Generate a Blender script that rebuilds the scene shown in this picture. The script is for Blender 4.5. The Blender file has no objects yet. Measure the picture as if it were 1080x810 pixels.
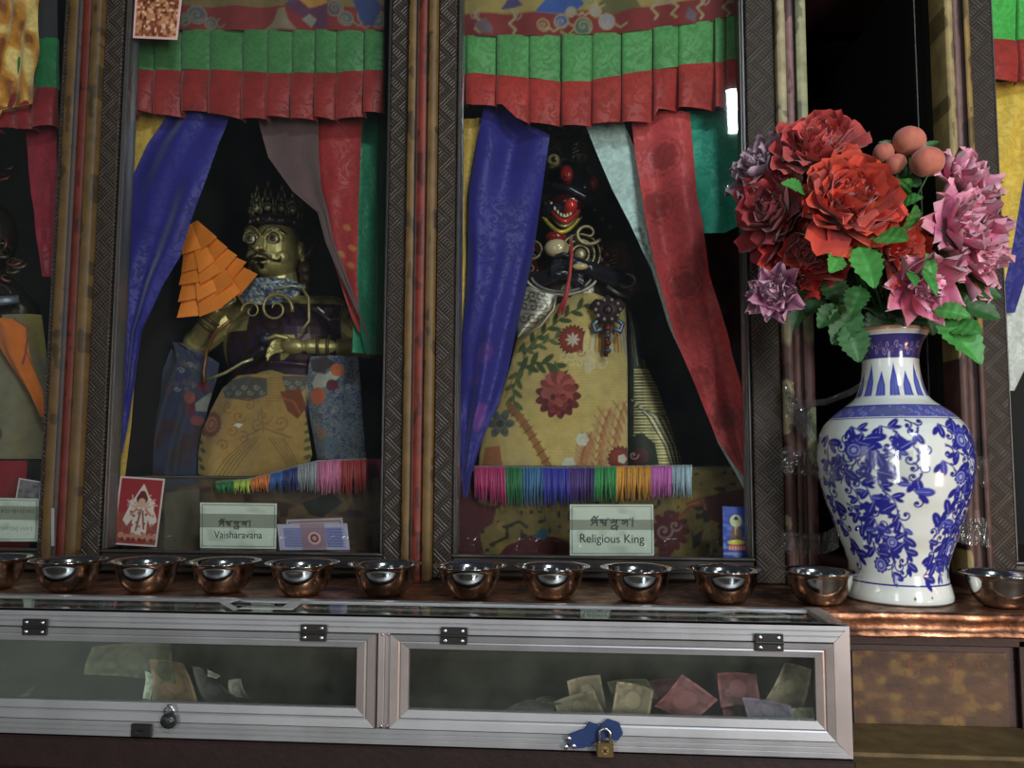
import bpy, math, random
import numpy as np
from mathutils import Vector, Matrix
S = bpy.context.scene
COL = S.collection
# ---------------------------------------------------------------- camera
F = 874.0
CAM = np.array((0.0, -1.15, 1.45))
_xc = np.array((11500.0, 25.0, 874.0)); _xc /= np.linalg.norm(_xc)
_zc = np.array((50.0, 10100.0, -874.0)); _zc -= _xc * _zc.dot(_xc); _zc /= np.linalg.norm(_zc)
_yc = np.cross(_zc, _xc)
RW = np.array((_xc, _yc, _zc))            # camera vector -> world vector
cam_d = bpy.data.cameras.new('camera'); cam = bpy.data.objects.new('camera', cam_d); COL.objects.link(cam)
cam_d.sensor_width = 36.0; cam_d.lens = F / 1080 * 36; cam_d.clip_start = 0.02
_m = Matrix([list(RW[i]) + [CAM[i]] for i in range(3)] + [[0, 0, 0, 1]])
cam.matrix_world = _m
S.camera = cam
# ---------------------------------------------------------------- world, lamps, exposure
S.view_settings.view_transform = 'Standard'; S.view_settings.look = 'None'
S.view_settings.gamma = 1.0; S.view_settings.use_curve_mapping = False
S.view_settings.exposure = -0.12
W = bpy.data.worlds.new('world'); S.world = W; W.use_nodes = True
W.node_tree.nodes['Background'].inputs[0].default_value = (0.75, 0.85, 1.0, 1)
W.node_tree.nodes['Background'].inputs[1].default_value = 0.035
def area(name, loc, target, sx, sy, power, col):
    d = bpy.data.lights.new(name, 'AREA'); d.shape = 'RECTANGLE'; d.size = sx; d.size_y = sy
    d.energy = power; d.color = col
    o = bpy.data.objects.new(name, d); COL.objects.link(o); o.location = loc
    o.rotation_euler = (Vector(target) - Vector(loc)).to_track_quat('-Z', 'Y').to_euler()
    return o
area('doorway_daylight', (0.93, -2.70, 3.10), (0.2, 0.1, 1.45), 0.40, 0.20, 36, (0.80, 0.92, 1.0))
area('vent_daylight', (0.90, -2.70, 2.70), (0.2, 0.1, 1.45), 0.36, 0.06, 4, (0.80, 0.92, 1.0))
area('left_fill_light', (-3.9, -2.4, 2.1), (-0.2, 0.2, 1.5), 0.9, 1.1, 8, (1.0, 0.95, 0.92))  # unseen fill added far to the left, no known window
area('added_front_light', (1.50, -2.70, 1.62), (-0.1, 0.1, 1.5), 0.5, 1.15, 42, (0.96, 0.98, 0.98))  # frontal light added to brighten the statues, its reflection kept off the panes
area('case_haze_light', (-2.3, -3.0, 0.5), (0.1, 0.0, 1.35), 0.9, 0.6, 0.9, (0.9, 1.0, 0.92))  # unseen light added to give the left case glass its milky reflection
area('left_front_fill', (-0.74, -2.70, 1.55), (0.05, 0.1, 1.45), 0.30, 1.2, 9, (0.96, 0.98, 0.96))  # added fill for the bowl streaks and the left statue
area('butter_lamp_glow', (1.25, -0.95, 1.12), (0.35, -0.15, 1.25), 0.22, 0.16, 4.0, (1.0, 0.55, 0.30))

# ---------------------------------------------------------------- helpers
def ray(px, py):
    d = np.stack([np.asarray(px, float) - 540, -(np.asarray(py, float) - 405), np.full(np.shape(px), -F)], -1)
    return d @ RW.T
def at(px, py, Y):
    """points of the upright plane at depth Y"""
    px = np.asarray(px, float); py = np.asarray(py, float); px, py = np.broadcast_arrays(px, py)
    d = ray(px, py); t = (np.asarray(Y, float) - CAM[1]) / d[..., 1]
    return CAM + d * t[..., None]
def plane(P, Y):
    """front-plane coordinates of points (X and Z only), the inverse of at() on the plane at depth Y"""
    Q = np.array(P, float); Q[..., 1] = Y
    c = (Q - CAM) @ RW
    return 540 + F * c[..., 0] / -c[..., 2], 405 - F * c[..., 1] / -c[..., 2]
def unit(Y): return (Y - CAM[1]) / F
ORG = {}
def thing(name, label, cat, loc, group=None):
    o = bpy.data.objects.new(name, None); COL.objects.link(o); o.empty_display_size = 0.02
    o.location = tuple(float(v) for v in loc); o['label'] = label; o['category'] = cat
    if group: o['group'] = group
    ORG[o.name] = np.array(loc, float)
    return o
def tag(o, label, cat, group=None):
    o['label'] = label; o['category'] = cat
    if group: o['group'] = group
    return o
def mk(name, V, Fc, mat, parent=None, cols=None, smooth=True, kind=None, midx=None):
    V = np.asarray(V, float).reshape(-1, 3)
    if parent is not None:
        o0 = ORG[parent.name]
    else:
        lo, hi = V.min(0), V.max(0); o0 = np.array(((lo[0] + hi[0]) / 2, (lo[1] + hi[1]) / 2, lo[2]))
    me = bpy.data.meshes.new(name)
    if isinstance(Fc, np.ndarray):
        k = Fc.shape[1]; n = len(Fc)
        me.vertices.add(len(V)); me.vertices.foreach_set('co', (V - o0).ravel())
        me.loops.add(n * k); me.loops.foreach_set('vertex_index', Fc.ravel().astype(np.int32))
        me.polygons.add(n); me.polygons.foreach_set('loop_start', np.arange(0, n * k, k, dtype=np.int32))
        me.update(calc_edges=True)
    else:
        me.from_pydata([tuple(v) for v in (V - o0)], [], Fc)
    me.validate()
    if cols is not None:
        at_ = me.color_attributes.new('Col', 'FLOAT_COLOR', 'POINT')
        c = np.ones((len(V), 4)); c[:, :3] = cols
        at_.data.foreach_set('color', c.ravel())
    for m in (mat if isinstance(mat, (list, tuple)) else [mat]): me.materials.append(m)
    if midx is not None: me.polygons.foreach_set('material_index', np.asarray(midx, np.int32))
    me.polygons.foreach_set('use_smooth', [smooth] * len(me.polygons))
    me.update()
    o = bpy.data.objects.new(name, me); COL.objects.link(o)
    if parent is not None: o.parent = parent; ORG[o.name] = o0
    else: o.location = tuple(o0); ORG[o.name] = o0
    if kind: o['kind'] = kind
    return o
class MB:
    """collects shapes into one mesh"""
    def __init__(s): s.V = []; s.F = []; s.C = []; s.n = 0
    def add(s, V, Fs, c=None):
        V = np.asarray(V, float).reshape(-1, 3)
        s.V.append(V); s.F += [tuple(int(i) + s.n for i in f) for f in Fs]; s.n += len(V)
        c = (1, 1, 1) if c is None else c
        s.C.append(np.broadcast_to(np.asarray(c, float), (len(V), 3)))
    def box(s, x0, x1, y0, y1, z0, z1, c=None, b=0.0):
        if b <= 0:
            V = [(x, y, z) for x in (x0, x1) for y in (y0, y1) for z in (z0, z1)]
            s.add(V, [(0, 1, 3, 2), (4, 6, 7, 5), (0, 4, 5, 1), (2, 3, 7, 6), (0, 2, 6, 4), (1, 5, 7, 3)], c)
        else:
            hull = []
            V = []
            for i, x in enumerate((x0, x1)):
                for j, y in enumerate((y0, y1)):
                    for k, z in enumerate((z0, z1)):
                        sx, sy, sz = (b, -b)[i], (b, -b)[j], (b, -b)[k]
                        V += [(x, y + sy, z + sz), (x + sx, y, z + sz), (x + sx, y + sy, z)]
            I = lambda i, j, k, a: ((i * 2 + j) * 2 + k) * 3 + a
            Fs = []
            for i in (0, 1): Fs.append([I(i, 0, 0, 0), I(i, 1, 0, 0), I(i, 1, 1, 0), I(i, 0, 1, 0)][::(-1 if i == 0 else 1)])
            for j in (0, 1): Fs.append([I(0, j, 0, 1), I(1, j, 0, 1), I(1, j, 1, 1), I(0, j, 1, 1)][::(1 if j == 0 else -1)])
            for k in (0, 1): Fs.append([I(0, 0, k, 2), I(1, 0, k, 2), I(1, 1, k, 2), I(0, 1, k, 2)][::(-1 if k == 0 else 1)])
            for j in (0, 1):
                for k in (0, 1): Fs.append([I(0, j, k, 1), I(1, j, k, 1), I(1, j, k, 2), I(0, j, k, 2)])
            for i in (0, 1):
                for k in (0, 1): Fs.append([I(i, 0, k, 0), I(i, 1, k, 0), I(i, 1, k, 2), I(i, 0, k, 2)])
            for i in (0, 1):
                for j in (0, 1): Fs.append([I(i, j, 0, 0), I(i, j, 1, 0), I(i, j, 1, 1), I(i, j, 0, 1)])
            for i in (0, 1):
                for j in (0, 1):
                    for k in (0, 1): Fs.append([I(i, j, k, 0), I(i, j, k, 1), I(i, j, k, 2)])
            s.add(V, Fs, c)
    def tube(s, pts, r, seg=8, c=None, cap=True, flat=1.0):
        P = np.asarray(pts, float); n = len(P)
        r = np.broadcast_to(np.asarray(r, float), (n,))
        T = np.gradient(P, axis=0); T /= np.linalg.norm(T, axis=1)[:, None] + 1e-12
        up = np.array((0, 1.0, 0)) if abs(T[0][1]) < 0.9 else np.array((1.0, 0, 0))
        V = []
        for i in range(n):
            a = np.cross(T[i], up); a /= np.linalg.norm(a) + 1e-12; b = np.cross(T[i], a); up = -np.cross(T[i], a) if False else up
            for k in range(seg):
                t = 2 * math.pi * k / seg
                V.append(P[i] + r[i] * (a * math.cos(t) + b * math.sin(t) * flat))
        Fs = [(i * seg + k, i * seg + (k + 1) % seg, (i + 1) * seg + (k + 1) % seg, (i + 1) * seg + k) for i in range(n - 1) for k in range(seg)]
        if cap: Fs += [tuple(range(seg))[::-1], tuple((n - 1) * seg + k for k in range(seg))]
        s.add(V, Fs, c)
    def ball(s, ctr, r, nu=16, nv=10, c=None, rot=None):
        r = np.broadcast_to(np.asarray(r, float), (3,)); V = [(0, 0, 1)]
        for j in range(1, nv):
            for i in range(nu):
                a, b = 2 * math.pi * i / nu, math.pi * j / nv
                V.append((math.sin(b) * math.cos(a), math.sin(b) * math.sin(a), math.cos(b)))
        V.append((0, 0, -1)); V = np.array(V) * r
        if rot is not None: V = V @ np.array(rot).T
        Fs = [(0, 1 + i, 1 + (i + 1) % nu) for i in range(nu)]
        for j in range(nv - 2):
            for i in range(nu):
                a = 1 + j * nu; Fs.append((a + i, a + nu + i, a + nu + (i + 1) % nu, a + (i + 1) % nu))
        l = 1 + (nv - 2) * nu; Fs += [(l + (i + 1) % nu, l + i, len(V) - 1) for i in range(nu)]
        s.add(V + np.asarray(ctr, float), Fs, c)
    def capsule(s, p0, r0, p1, r1, seg=14, c=None):
        p0 = np.asarray(p0, float); p1 = np.asarray(p1, float); L = np.linalg.norm(p1 - p0); d = (p1 - p0) / (L + 1e-12)
        pts, rr = [], []
        for k in range(6):
            a = math.pi / 2 * (1 - k / 5.0) * 0.985; pts.append(p0 - d * r0 * math.sin(a)); rr.append(r0 * math.cos(a))
        for k in range(6):
            a = math.pi / 2 * (k / 5.0) * 0.985; pts.append(p1 + d * r1 * math.sin(a)); rr.append(r1 * math.cos(a))
        s.tube(pts, rr, seg, c)
    def grid(s, G, c=None, wrap=False):
        h, w = G.shape[:2]; Fs = []
        for j in range(h - 1):
            for i in range(w - (0 if wrap else 1)):
                Fs.append((j * w + i, j * w + (i + 1) % w, (j + 1) * w + (i + 1) % w, (j + 1) * w + i))
        s.add(G.reshape(-1, 3), Fs, c)
    def prism(s, pts, y0, y1, c=None):
        """outline given in X,Z, extruded from y0 to y1"""
        n = len(pts); V = [(p[0], y0, p[1]) for p in pts] + [(p[0], y1, p[1]) for p in pts]
        s.add(V, [tuple(range(n)), tuple(range(n, 2 * n))[::-1]] + [(i, i + n, (i + 1) % n + n, (i + 1) % n) for i in range(n)], c)
    def lathe(s, prof, ctr=(0, 0, 0), seg=48, c=None):
        V = np.array([[(r * math.cos(2 * math.pi * k / seg), r * math.sin(2 * math.pi * k / seg), z) for k in range(seg)] for r, z in prof])
        s.grid(V + np.asarray(ctr, float), c, wrap=True)
    def build(s, name, mat, parent=None, smooth=False, kind=None, colored=True):
        return mk(name, np.concatenate(s.V), s.F, mat, parent, np.concatenate(s.C) if colored else None, smooth, kind)
def gridfaces(w, h):
    i, j = np.meshgrid(np.arange(w - 1), np.arange(h - 1)); a = (j * w + i).ravel()
    return np.stack([a, a + w, a + w + 1, a + 1], 1)
def autosmooth(o, ang=35):
    me = o.data
    try: me.set_sharp_from_angle(angle=math.radians(ang)); me.polygons.foreach_set('use_smooth', [True] * len(me.polygons))
    except Exception: pass
    return o
def lin(r, g, b):
    f = lambda c: ((c / 255 + 0.055) / 1.055) ** 2.4 if c > 10 else c / 255 / 12.92
    return np.array((f(r), f(g), f(b)))
def noise1(x, y, seed=0):
    """smooth value noise, vectorised"""
    r = np.random.RandomState(seed).rand(64, 64)
    xi = np.floor(x).astype(int); yi = np.floor(y).astype(int); fx = x - xi; fy = y - yi
    fx = fx * fx * (3 - 2 * fx); fy = fy * fy * (3 - 2 * fy)
    g = lambda a, b: r[a % 64, b % 64]
    return (g(xi, yi) * (1 - fx) + g(xi + 1, yi) * fx) * (1 - fy) + (g(xi, yi + 1) * (1 - fx) + g(xi + 1, yi + 1) * fx) * fy
# ---------------------------------------------------------------- dye / print painter on vertex positions
class Ink:
    def __init__(s, x, y, base):
        s.x = np.asarray(x, float).ravel(); s.y = np.asarray(y, float).ravel()
        s.c = np.tile(np.asarray(base, float), (len(s.x), 1)) if np.ndim(base) == 1 else np.array(base, float)
        s.soft = 0.5
    def _m(s, d, soft=None):
        soft = soft or s.soft
        return np.clip(0.5 - d / (2 * soft), 0, 1)
    def put(s, m, col, a=1.0):
        m = (m * a)[:, None]; s.c = s.c * (1 - m) + np.asarray(col, float) * m; return s
    def disc(s, cx, cy, r, col, a=1.0): return s.put(s._m(np.hypot(s.x - cx, s.y - cy) - r), col, a)
    def ring(s, cx, cy, r, w, col, a=1.0): return s.put(s._m(np.abs(np.hypot(s.x - cx, s.y - cy) - r) - w / 2), col, a)
    def ell(s, cx, cy, ra, rb, ang, col, a=1.0):
        t = math.radians(ang); dx, dy = s.x - cx, s.y - cy
        u = (dx * math.cos(t) + dy * math.sin(t)) / ra; v = (-dx * math.sin(t) + dy * math.cos(t)) / rb
        return s.put(s._m((np.hypot(u, v) - 1) * min(ra, rb)), col, a)
    def dist(s, pts, closed=False):
        d = np.full(len(s.x), 1e9); n = len(pts)
        for i in range(n if closed else n - 1):
            ax, ay = pts[i]; bx, by = pts[(i + 1) % n]; vx, vy = bx - ax, by - ay; L = vx * vx + vy * vy + 1e-12
            t = np.clip(((s.x - ax) * vx + (s.y - ay) * vy) / L, 0, 1)
            d = np.minimum(d, np.hypot(s.x - ax - t * vx, s.y - ay - t * vy))
        return d
    def line(s, pts, w, col, a=1.0): return s.put(s._m(s.dist(pts) - w / 2), col, a)
    def poly(s, pts, col, a=1.0):
        ins = np.zeros(len(s.x), bool); n = len(pts)
        for i in range(n):
            ax, ay = pts[i]; bx, by = pts[(i + 1) % n]
            if ay == by: continue
            c = ((ay > s.y) != (by > s.y)) & (s.x < (bx - ax) * (s.y - ay) / (by - ay) + ax); ins ^= c
        d = s.dist(pts, True); d = np.where(ins, -d, d)
        return s.put(s._m(d), col, a)
    def curl(s, cx, cy, r, turns, w, col, a0=0.0, dirn=1, a=1.0):
        n = int(14 * turns) + 4
        pts = [(cx + r * (1 - k / n) * math.cos(a0 + dirn * 6.283 * turns * k / n), cy + r * (1 - k / n) * math.sin(a0 + dirn * 6.283 * turns * k / n)) for k in range(n + 1)]
        return s.line(pts, w, col, a)
    def flower(s, cx, cy, r, n, col, rim=None, heart=None, depth=0.18, a=1.0, ph=0.0):
        dx, dy = s.x - cx, s.y - cy; th = np.arctan2(dy, dx); rad = np.hypot(dx, dy)
        out = r * (1 - depth + depth * np.abs(np.cos(n / 2 * th + ph)))
        s.put(s._m(rad - out), col if rim is None else rim, a)
        if rim is not None: s.put(s._m(rad - out * 0.82), col, a)
        if heart is not None: s.disc(cx, cy, r * 0.28, heart, a)
        return s
    def sprig(s, pts, col, leaf=4, w=0.8, n=9, side=0.8):
        s.line(pts, w, col); P = np.array(pts, float)
        L = np.r_[0, np.cumsum(np.hypot(*np.diff(P, axis=0).T))]
        for k in range(n):
            t = L[-1] * (k + 0.5) / n; x = np.interp(t, L, P[:, 0]); y = np.interp(t, L, P[:, 1])
            x2 = np.interp(t + 1, L, P[:, 0]); y2 = np.interp(t + 1, L, P[:, 1]); an = math.degrees(math.atan2(y2 - y, x2 - x))
            sg = 1 if k % 2 else -1; a2 = math.radians(an + sg * 45)
            s.ell(x + math.cos(a2) * leaf * side, y + math.sin(a2) * leaf * side, leaf, leaf * 0.38, an + sg * 45, col)
        return s
# ---------------------------------------------------------------- materials
class NT:
    def __init__(s, name):
        s.m = bpy.data.materials.new(name); s.m.use_nodes = True; s.t = s.m.node_tree; s.n = s.t.nodes; s.l = s.t.links
        s.b = s.n['Principled BSDF']; s.out = s.n['Material Output']
    def node(s, ty, **kw):
        n = s.n.new(ty)
        for k, v in kw.items():
            if hasattr(n, k): setattr(n, k, v)
        return n
    def set(s, n, key, v):
        if isinstance(v, bpy.types.NodeSocket): s.l.new(v, n.inputs[key])
        else: n.inputs[key].default_value = v
    def math(s, op, a, b=0.0, c=0.0):
        n = s.n.new('ShaderNodeMath'); n.operation = op
        s.set(n, 0, a); s.set(n, 1, b); s.set(n, 2, c); return n.outputs[0]
    def coord(s, scale=(1, 1, 1)):
        c = s.n.new('ShaderNodeTexCoord'); m = s.n.new('ShaderNodeMapping'); m.inputs['Scale'].default_value = scale
        s.l.new(c.outputs['Object'], m.inputs['Vector']); return m.outputs[0]
    def noise(s, vec, sc, det=4, rough=0.6, dist=0.0):
        n = s.n.new('ShaderNodeTexNoise'); s.l.new(vec, n.inputs['Vector']); n.inputs['Scale'].default_value = sc
        n.inputs['Detail'].default_value = det; n.inputs['Roughness'].default_value = rough; n.inputs['Distortion'].default_value = dist
        return n.outputs['Fac']
    def ramp(s, f, stops):
        r = s.n.new('ShaderNodeValToRGB'); s.l.new(f, r.inputs[0]); e = r.color_ramp.elements
        while len(e) < len(stops): e.new(0.5)
        for i, (p, c) in enumerate(stops):
            e[i].position = p; e[i].color = (*([c] * 3 if np.isscalar(c) else c), 1)
        return r.outputs[0]
    def mix(s, f, a, b, ty='MIX'):
        n = s.n.new('ShaderNodeMix'); n.data_type = 'RGBA'; n.blend_type = ty
        s.set(n, 0, f)
        for k, v in ((6, a), (7, b)):
            if isinstance(v, bpy.types.NodeSocket): s.l.new(v, n.inputs[k])
            else: n.inputs[k].default_value = (*v, 1)
        return n.outputs[2]
    def vcol(s):
        n = s.n.new('ShaderNodeVertexColor'); n.layer_name = 'Col'; return n.outputs[0]
    def bump(s, h, st=0.3, dist=0.001):
        n = s.n.new('ShaderNodeBump'); s.l.new(h, n.inputs['Height']); n.inputs['Strength'].default_value = st; n.inputs['Distance'].default_value = dist
        s.l.new(n.outputs[0], s.b.inputs['Normal'])
    def P(s, **kw):
        names = dict(col='Base Color', rough='Roughness', metal='Metallic', spec='Specular IOR Level', sheen='Sheen Weight', coat='Coat Weight', trans='Transmission Weight', alpha='Alpha', aniso='Anisotropic', sub='Subsurface Weight')
        for k, v in kw.items():
            if isinstance(v, tuple) or isinstance(v, np.ndarray): v = (*[float(q) for q in v], 1)
            s.set(s.b, names[k], v)
        return s
def simple(name, col, rough=0.5, metal=0.0, var=0.25, sc=40, bump=0.15, coat=0.0, spec=0.5):
    t = NT(name); v = t.coord(); f = t.noise(v, sc, 5)
    c = np.array(col, float)
    t.P(col=t.mix(f, tuple(c * (1 - var)), tuple(np.minimum(c * (1 + var), 1))), rough=rough, metal=metal, coat=coat, spec=spec)
    if bump: t.bump(t.noise(v, sc * 3, 3), bump, 0.001)
    return t.m
def painted(name, rough=0.6, metal=0.0, weave=0, wear=0.15, sheen=0.0, coat=0.0, bump=0.2, damask=0.0, spec=0.5, sc=30, weave_dist=0.0005):
    """colour comes from the print or dye of the thing itself"""
    t = NT(name); v = t.coord(); c = t.vcol()
    f = t.noise(v, sc, 5)
    c = t.mix(1.0, c, t.ramp(f, [(0.3, 1 - wear), (0.7, 1 + wear * 0.5)]), 'MULTIPLY')
    if damask:
        d = t.noise(v, 55, 2, 0.4, 2.5); d2 = t.ramp(d, [(0.46, 0.0), (0.52, 1.0)])
        c = t.mix(1.0, c, t.ramp(d, [(0.46, 1 - damask), (0.52, 1 + damask * 0.6)]), 'MULTIPLY')
        t.P(rough=t.ramp(d, [(0.46, rough + 0.12), (0.52, rough - 0.08)]))
    else: t.P(rough=rough)
    t.P(col=c, metal=metal, sheen=sheen, coat=coat, spec=spec)
    if weave:
        w1 = t.node('ShaderNodeTexWave', wave_type='BANDS', bands_direction='X'); w2 = t.node('ShaderNodeTexWave', wave_type='BANDS', bands_direction='Z')
        for w in (w1, w2): t.l.new(v, w.inputs['Vector']); w.inputs['Scale'].default_value = weave
        h = t.math('ADD', t.math('MULTIPLY', w1.outputs['Fac'], w2.outputs['Fac']), f)
        t.bump(h, bump, weave_dist)
    elif bump: t.bump(t.noise(v, sc * 4, 4), bump, 0.001)
    return t.m
MAT = {}
MAT['satin'] = painted('satin_brocade', 0.56, 0, 0, 0.22, 0.3, bump=0.3, damask=0.11, sc=18, spec=0.35)
MAT['cotton'] = painted('matte_cloth', 0.85, 0, 900, 0.2, 0.2, bump=0.4)
MAT['brocade'] = painted('gold_thread_brocade', 0.45, 0.1, 700, 0.2, 0.2, bump=0.6, sc=60)
MAT['print'] = painted('printed_paper', 0.45, 0, 0, 0.1, bump=0.1)
MAT['banknote'] = painted('banknote_paper', 0.7, 0, 0, 0.2, bump=0.2)
MAT['porcelain'] = painted('glazed_porcelain', 0.16, 0, 0, 0.05, coat=0.5, bump=0.03, sc=12)
MAT['petal'] = painted('silk_petal', 0.75, 0, 0, 0.2, 0.3, bump=0.2, sc=80)
MAT['leaf'] = painted('fabric_leaf', 0.5, 0, 0, 0.25, bump=0.3, sc=60)
MAT['gilt'] = painted('gilt_metal', 0.38, 0.5, 0, 0.35, bump=0.15, sc=40)
MAT['lacquer'] = painted('dark_lacquered_metal', 0.2, 0.15, 0, 0.2, bump=0.1, sc=40)
MAT['thread'] = painted('silk_thread', 0.45, 0, 0, 0.2, 0.3, bump=0.0, sc=200)
MAT['orange_paper'] = painted('orange_paper', 0.5, 0, 0, 0.08, bump=0.15, sc=50)
MAT['paintwood'] = painted('worn_painted_wood', 0.55, 0, 0, 0.4, bump=0.5, sc=35)
MAT['steel'] = simple('polished_steel', (0.62, 0.62, 0.60), 0.13, 1.0, 0.06, 30, 0.02)
MAT['screw'] = simple('screw_steel', (0.7, 0.7, 0.72), 0.25, 1.0, 0.1, 300, 0.05)
MAT['black_metal'] = simple('blackened_metal', (0.035, 0.032, 0.03), 0.45, 0.6, 0.4, 300, 0.2)
MAT['brass'] = simple('padlock_brass', (0.72, 0.52, 0.25), 0.3, 1.0, 0.15, 200, 0.1)
MAT['blue_strap'] = simple('blue_webbing', (0.012, 0.035, 0.13), 0.75, 0, 0.3, 400, 0.6)
MAT['darkwood'] = simple('dark_red_wood', (0.045, 0.016, 0.012), 0.5, 0, 0.5, 25, 0.4)
MAT['blackwood'] = simple('black_interior', (0.012, 0.011, 0.011), 0.8, 0, 0.4, 20, 0.3)
MAT['water'] = None
def m_alu():
    t = NT('brushed_aluminium'); v = t.coord((1, 1, 1)); s = t.coord((2, 60, 400)); f = t.noise(s, 3, 3); g = t.noise(v, 14, 5)
    t.P(col=t.mix(g, (0.33, 0.32, 0.325), (0.56, 0.56, 0.57)), metal=0.75, rough=t.ramp(t.math('ADD', t.math('MULTIPLY', f, 0.5), t.math('MULTIPLY', g, 0.5)), [(0.3, 0.38), (0.7, 0.55)]))
    t.bump(f, 0.12, 0.0006); return t.m
MAT['alu'] = m_alu()
def m_alu_v():
    t = NT('brushed_aluminium_upright'); v = t.coord((1, 1, 1)); s = t.coord((400, 60, 2)); f = t.noise(s, 3, 3); g = t.noise(v, 14, 5)
    t.P(col=t.mix(g, (0.36, 0.30, 0.28), (0.56, 0.49, 0.46)), metal=0.75, rough=t.ramp(g, [(0.3, 0.38), (0.7, 0.5)]))  # pinkish reflected light is tinted into the metal's base colour
    t.bump(f, 0.12, 0.0006); return t.m
MAT['alu_v'] = m_alu_v()
def m_copper():
    t = NT('worn_copper_sheet'); v = t.coord(); g = t.noise(v, 22, 6, 0.65); h = t.noise(v, 70, 4)
    c = t.ramp(g, [(0.40, (0.07, 0.03, 0.018)), (0.56, (0.36, 0.16, 0.085)), (0.68, (0.75, 0.42, 0.25))])
    t.P(col=c, metal=0.9, rough=t.ramp(g, [(0.35, 0.55), (0.65, 0.28)])); t.bump(t.math('ADD', h, g), 0.5, 0.002); return t.m
MAT['copper'] = m_copper()
def m_glass(name, tint=(1, 1, 1), dust=0.03, rough=0.02, dustcol=(0.5, 0.5, 0.48), sc=6):
    t = NT(name); v = t.coord()
    tr = t.node('ShaderNodeBsdfTransparent'); tr.inputs[0].default_value = (*tint, 1)
    gl = t.node('ShaderNodeBsdfGlossy'); gl.inputs['Roughness'].default_value = rough; gl.inputs[0].default_value = (1, 1, 1, 1)
    df = t.node('ShaderNodeBsdfDiffuse'); df.inputs[0].default_value = (*dustcol, 1)
    fr = t.node('ShaderNodeFresnel'); ge = t.node('ShaderNodeNewGeometry')
    t.set(fr, 0, t.math('SUBTRACT', 1.5, t.math('MULTIPLY', ge.outputs['Backfacing'], 0.83333)))   # same clear reflection from both faces of the pane
    a = t.node('ShaderNodeMixShader'); t.l.new(fr.outputs[0], a.inputs[0]); t.l.new(tr.outputs[0], a.inputs[1]); t.l.new(gl.outputs[0], a.inputs[2])
    b = t.node('ShaderNodeMixShader'); d = t.math('MULTIPLY', t.ramp(t.noise(v, sc, 6, 0.7), [(0.35, 0.15), (0.75, 1.0)]), dust)
    t.l.new(d, b.inputs[0]); t.l.new(a.outputs[0], b.inputs[1]); t.l.new(df.outputs[0], b.inputs[2])
    t.l.new(b.outputs[0], t.out.inputs['Surface']); return t.m
MAT['glass'] = m_glass('window_glass', (0.95, 0.97, 0.95), 0.007)
MAT['case_glass'] = m_glass('dusty_case_glass', (0.9, 0.93, 0.9), 0.05, 0.05, (0.45, 0.47, 0.42), 9)
MAT['tape'] = m_glass('clear_plastic_tape', (0.93, 0.93, 0.92), 0.07, 0.12, (0.7, 0.7, 0.68), 40)
MAT['water'] = m_glass('still_water', (0.75, 0.8, 0.8), 0.0, 0.02)
def m_carved():
    """pressed fret pattern: zigzag triangles filled with slanting lines"""
    t = NT('carved_frame_wood'); tc = t.node('ShaderNodeTexCoord'); sp = t.node('ShaderNodeSeparateXYZ'); t.l.new(tc.outputs['Object'], sp.inputs[0])
    x, z = sp.outputs['X'], sp.outputs['Z']; per = 0.048
    tri = t.math('MULTIPLY', t.math('ABSOLUTE', t.math('SUBTRACT', t.math('FRACT', t.math('DIVIDE', z, per)), 0.5)), per)
    side = t.math('GREATER_THAN', t.math('FRACT', t.math('DIVIDE', t.math('ADD', x, tri), 0.024)), 0.5)
    k = 1050.0
    l1 = t.math('SINE', t.math('MULTIPLY', t.math('ADD', x, z), k)); l2 = t.math('SINE', t.math('MULTIPLY', t.math('SUBTRACT', x, z), k))
    h = t.math('ADD', t.math('MULTIPLY', l1, side), t.math('MULTIPLY', l2, t.math('SUBTRACT', 1.0, side)))
    v = t.coord(); g = t.noise(v, 60, 4)
    hh = t.math('MULTIPLY', t.math('ADD', t.math('MULTIPLY', h, 0.5), 0.5), t.ramp(g, [(0.3, 0.35), (0.6, 1.0)]))
    t.P(col=t.mix(hh, (0.022, 0.016, 0.013), (0.085, 0.064, 0.046)), rough=0.42, metal=0.25); t.bump(hh, 0.7, 0.002); return t.m
MAT['carved'] = m_carved()
MAT['bead'] = simple('dull_bead', (0.09, 0.085, 0.08), 0.35, 0.6, 0.3, 60, 0.2)
# ================================================================ SHRINE CABINET
SH = 1.28            # shelf top
ZT = 2.2
def X(px, Y=0.0, py=480): return float(at(px, py, Y)[0])
def Z(py, Y=0.0, px=540): return float(at(px, py, Y)[2])
mb = MB(); mb.box(-1.6, 1.4, 0.62, 0.66, 0.0, 2.6); wb = mb.build('wall_back', MAT['blackwood'], kind='structure', colored=False)
mb = MB(); mb.box(-2.2, 2.2, -3.8, 0.7, -0.04, 0.0)
t = NT('floor_boards'); v = t.coord((1, 6, 1)); t.P(col=t.mix(t.noise(v, 3, 5), (0.05, 0.03, 0.02), (0.12, 0.07, 0.045)), rough=0.6)
mb.build('floor', t.m, kind='structure', colored=False)
cab = thing('shrine_cabinet', 'dark wooden shrine cabinet with painted yellow and red posts holding the statues', 'cabinet', (0, 0.3, 0.0))
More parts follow.
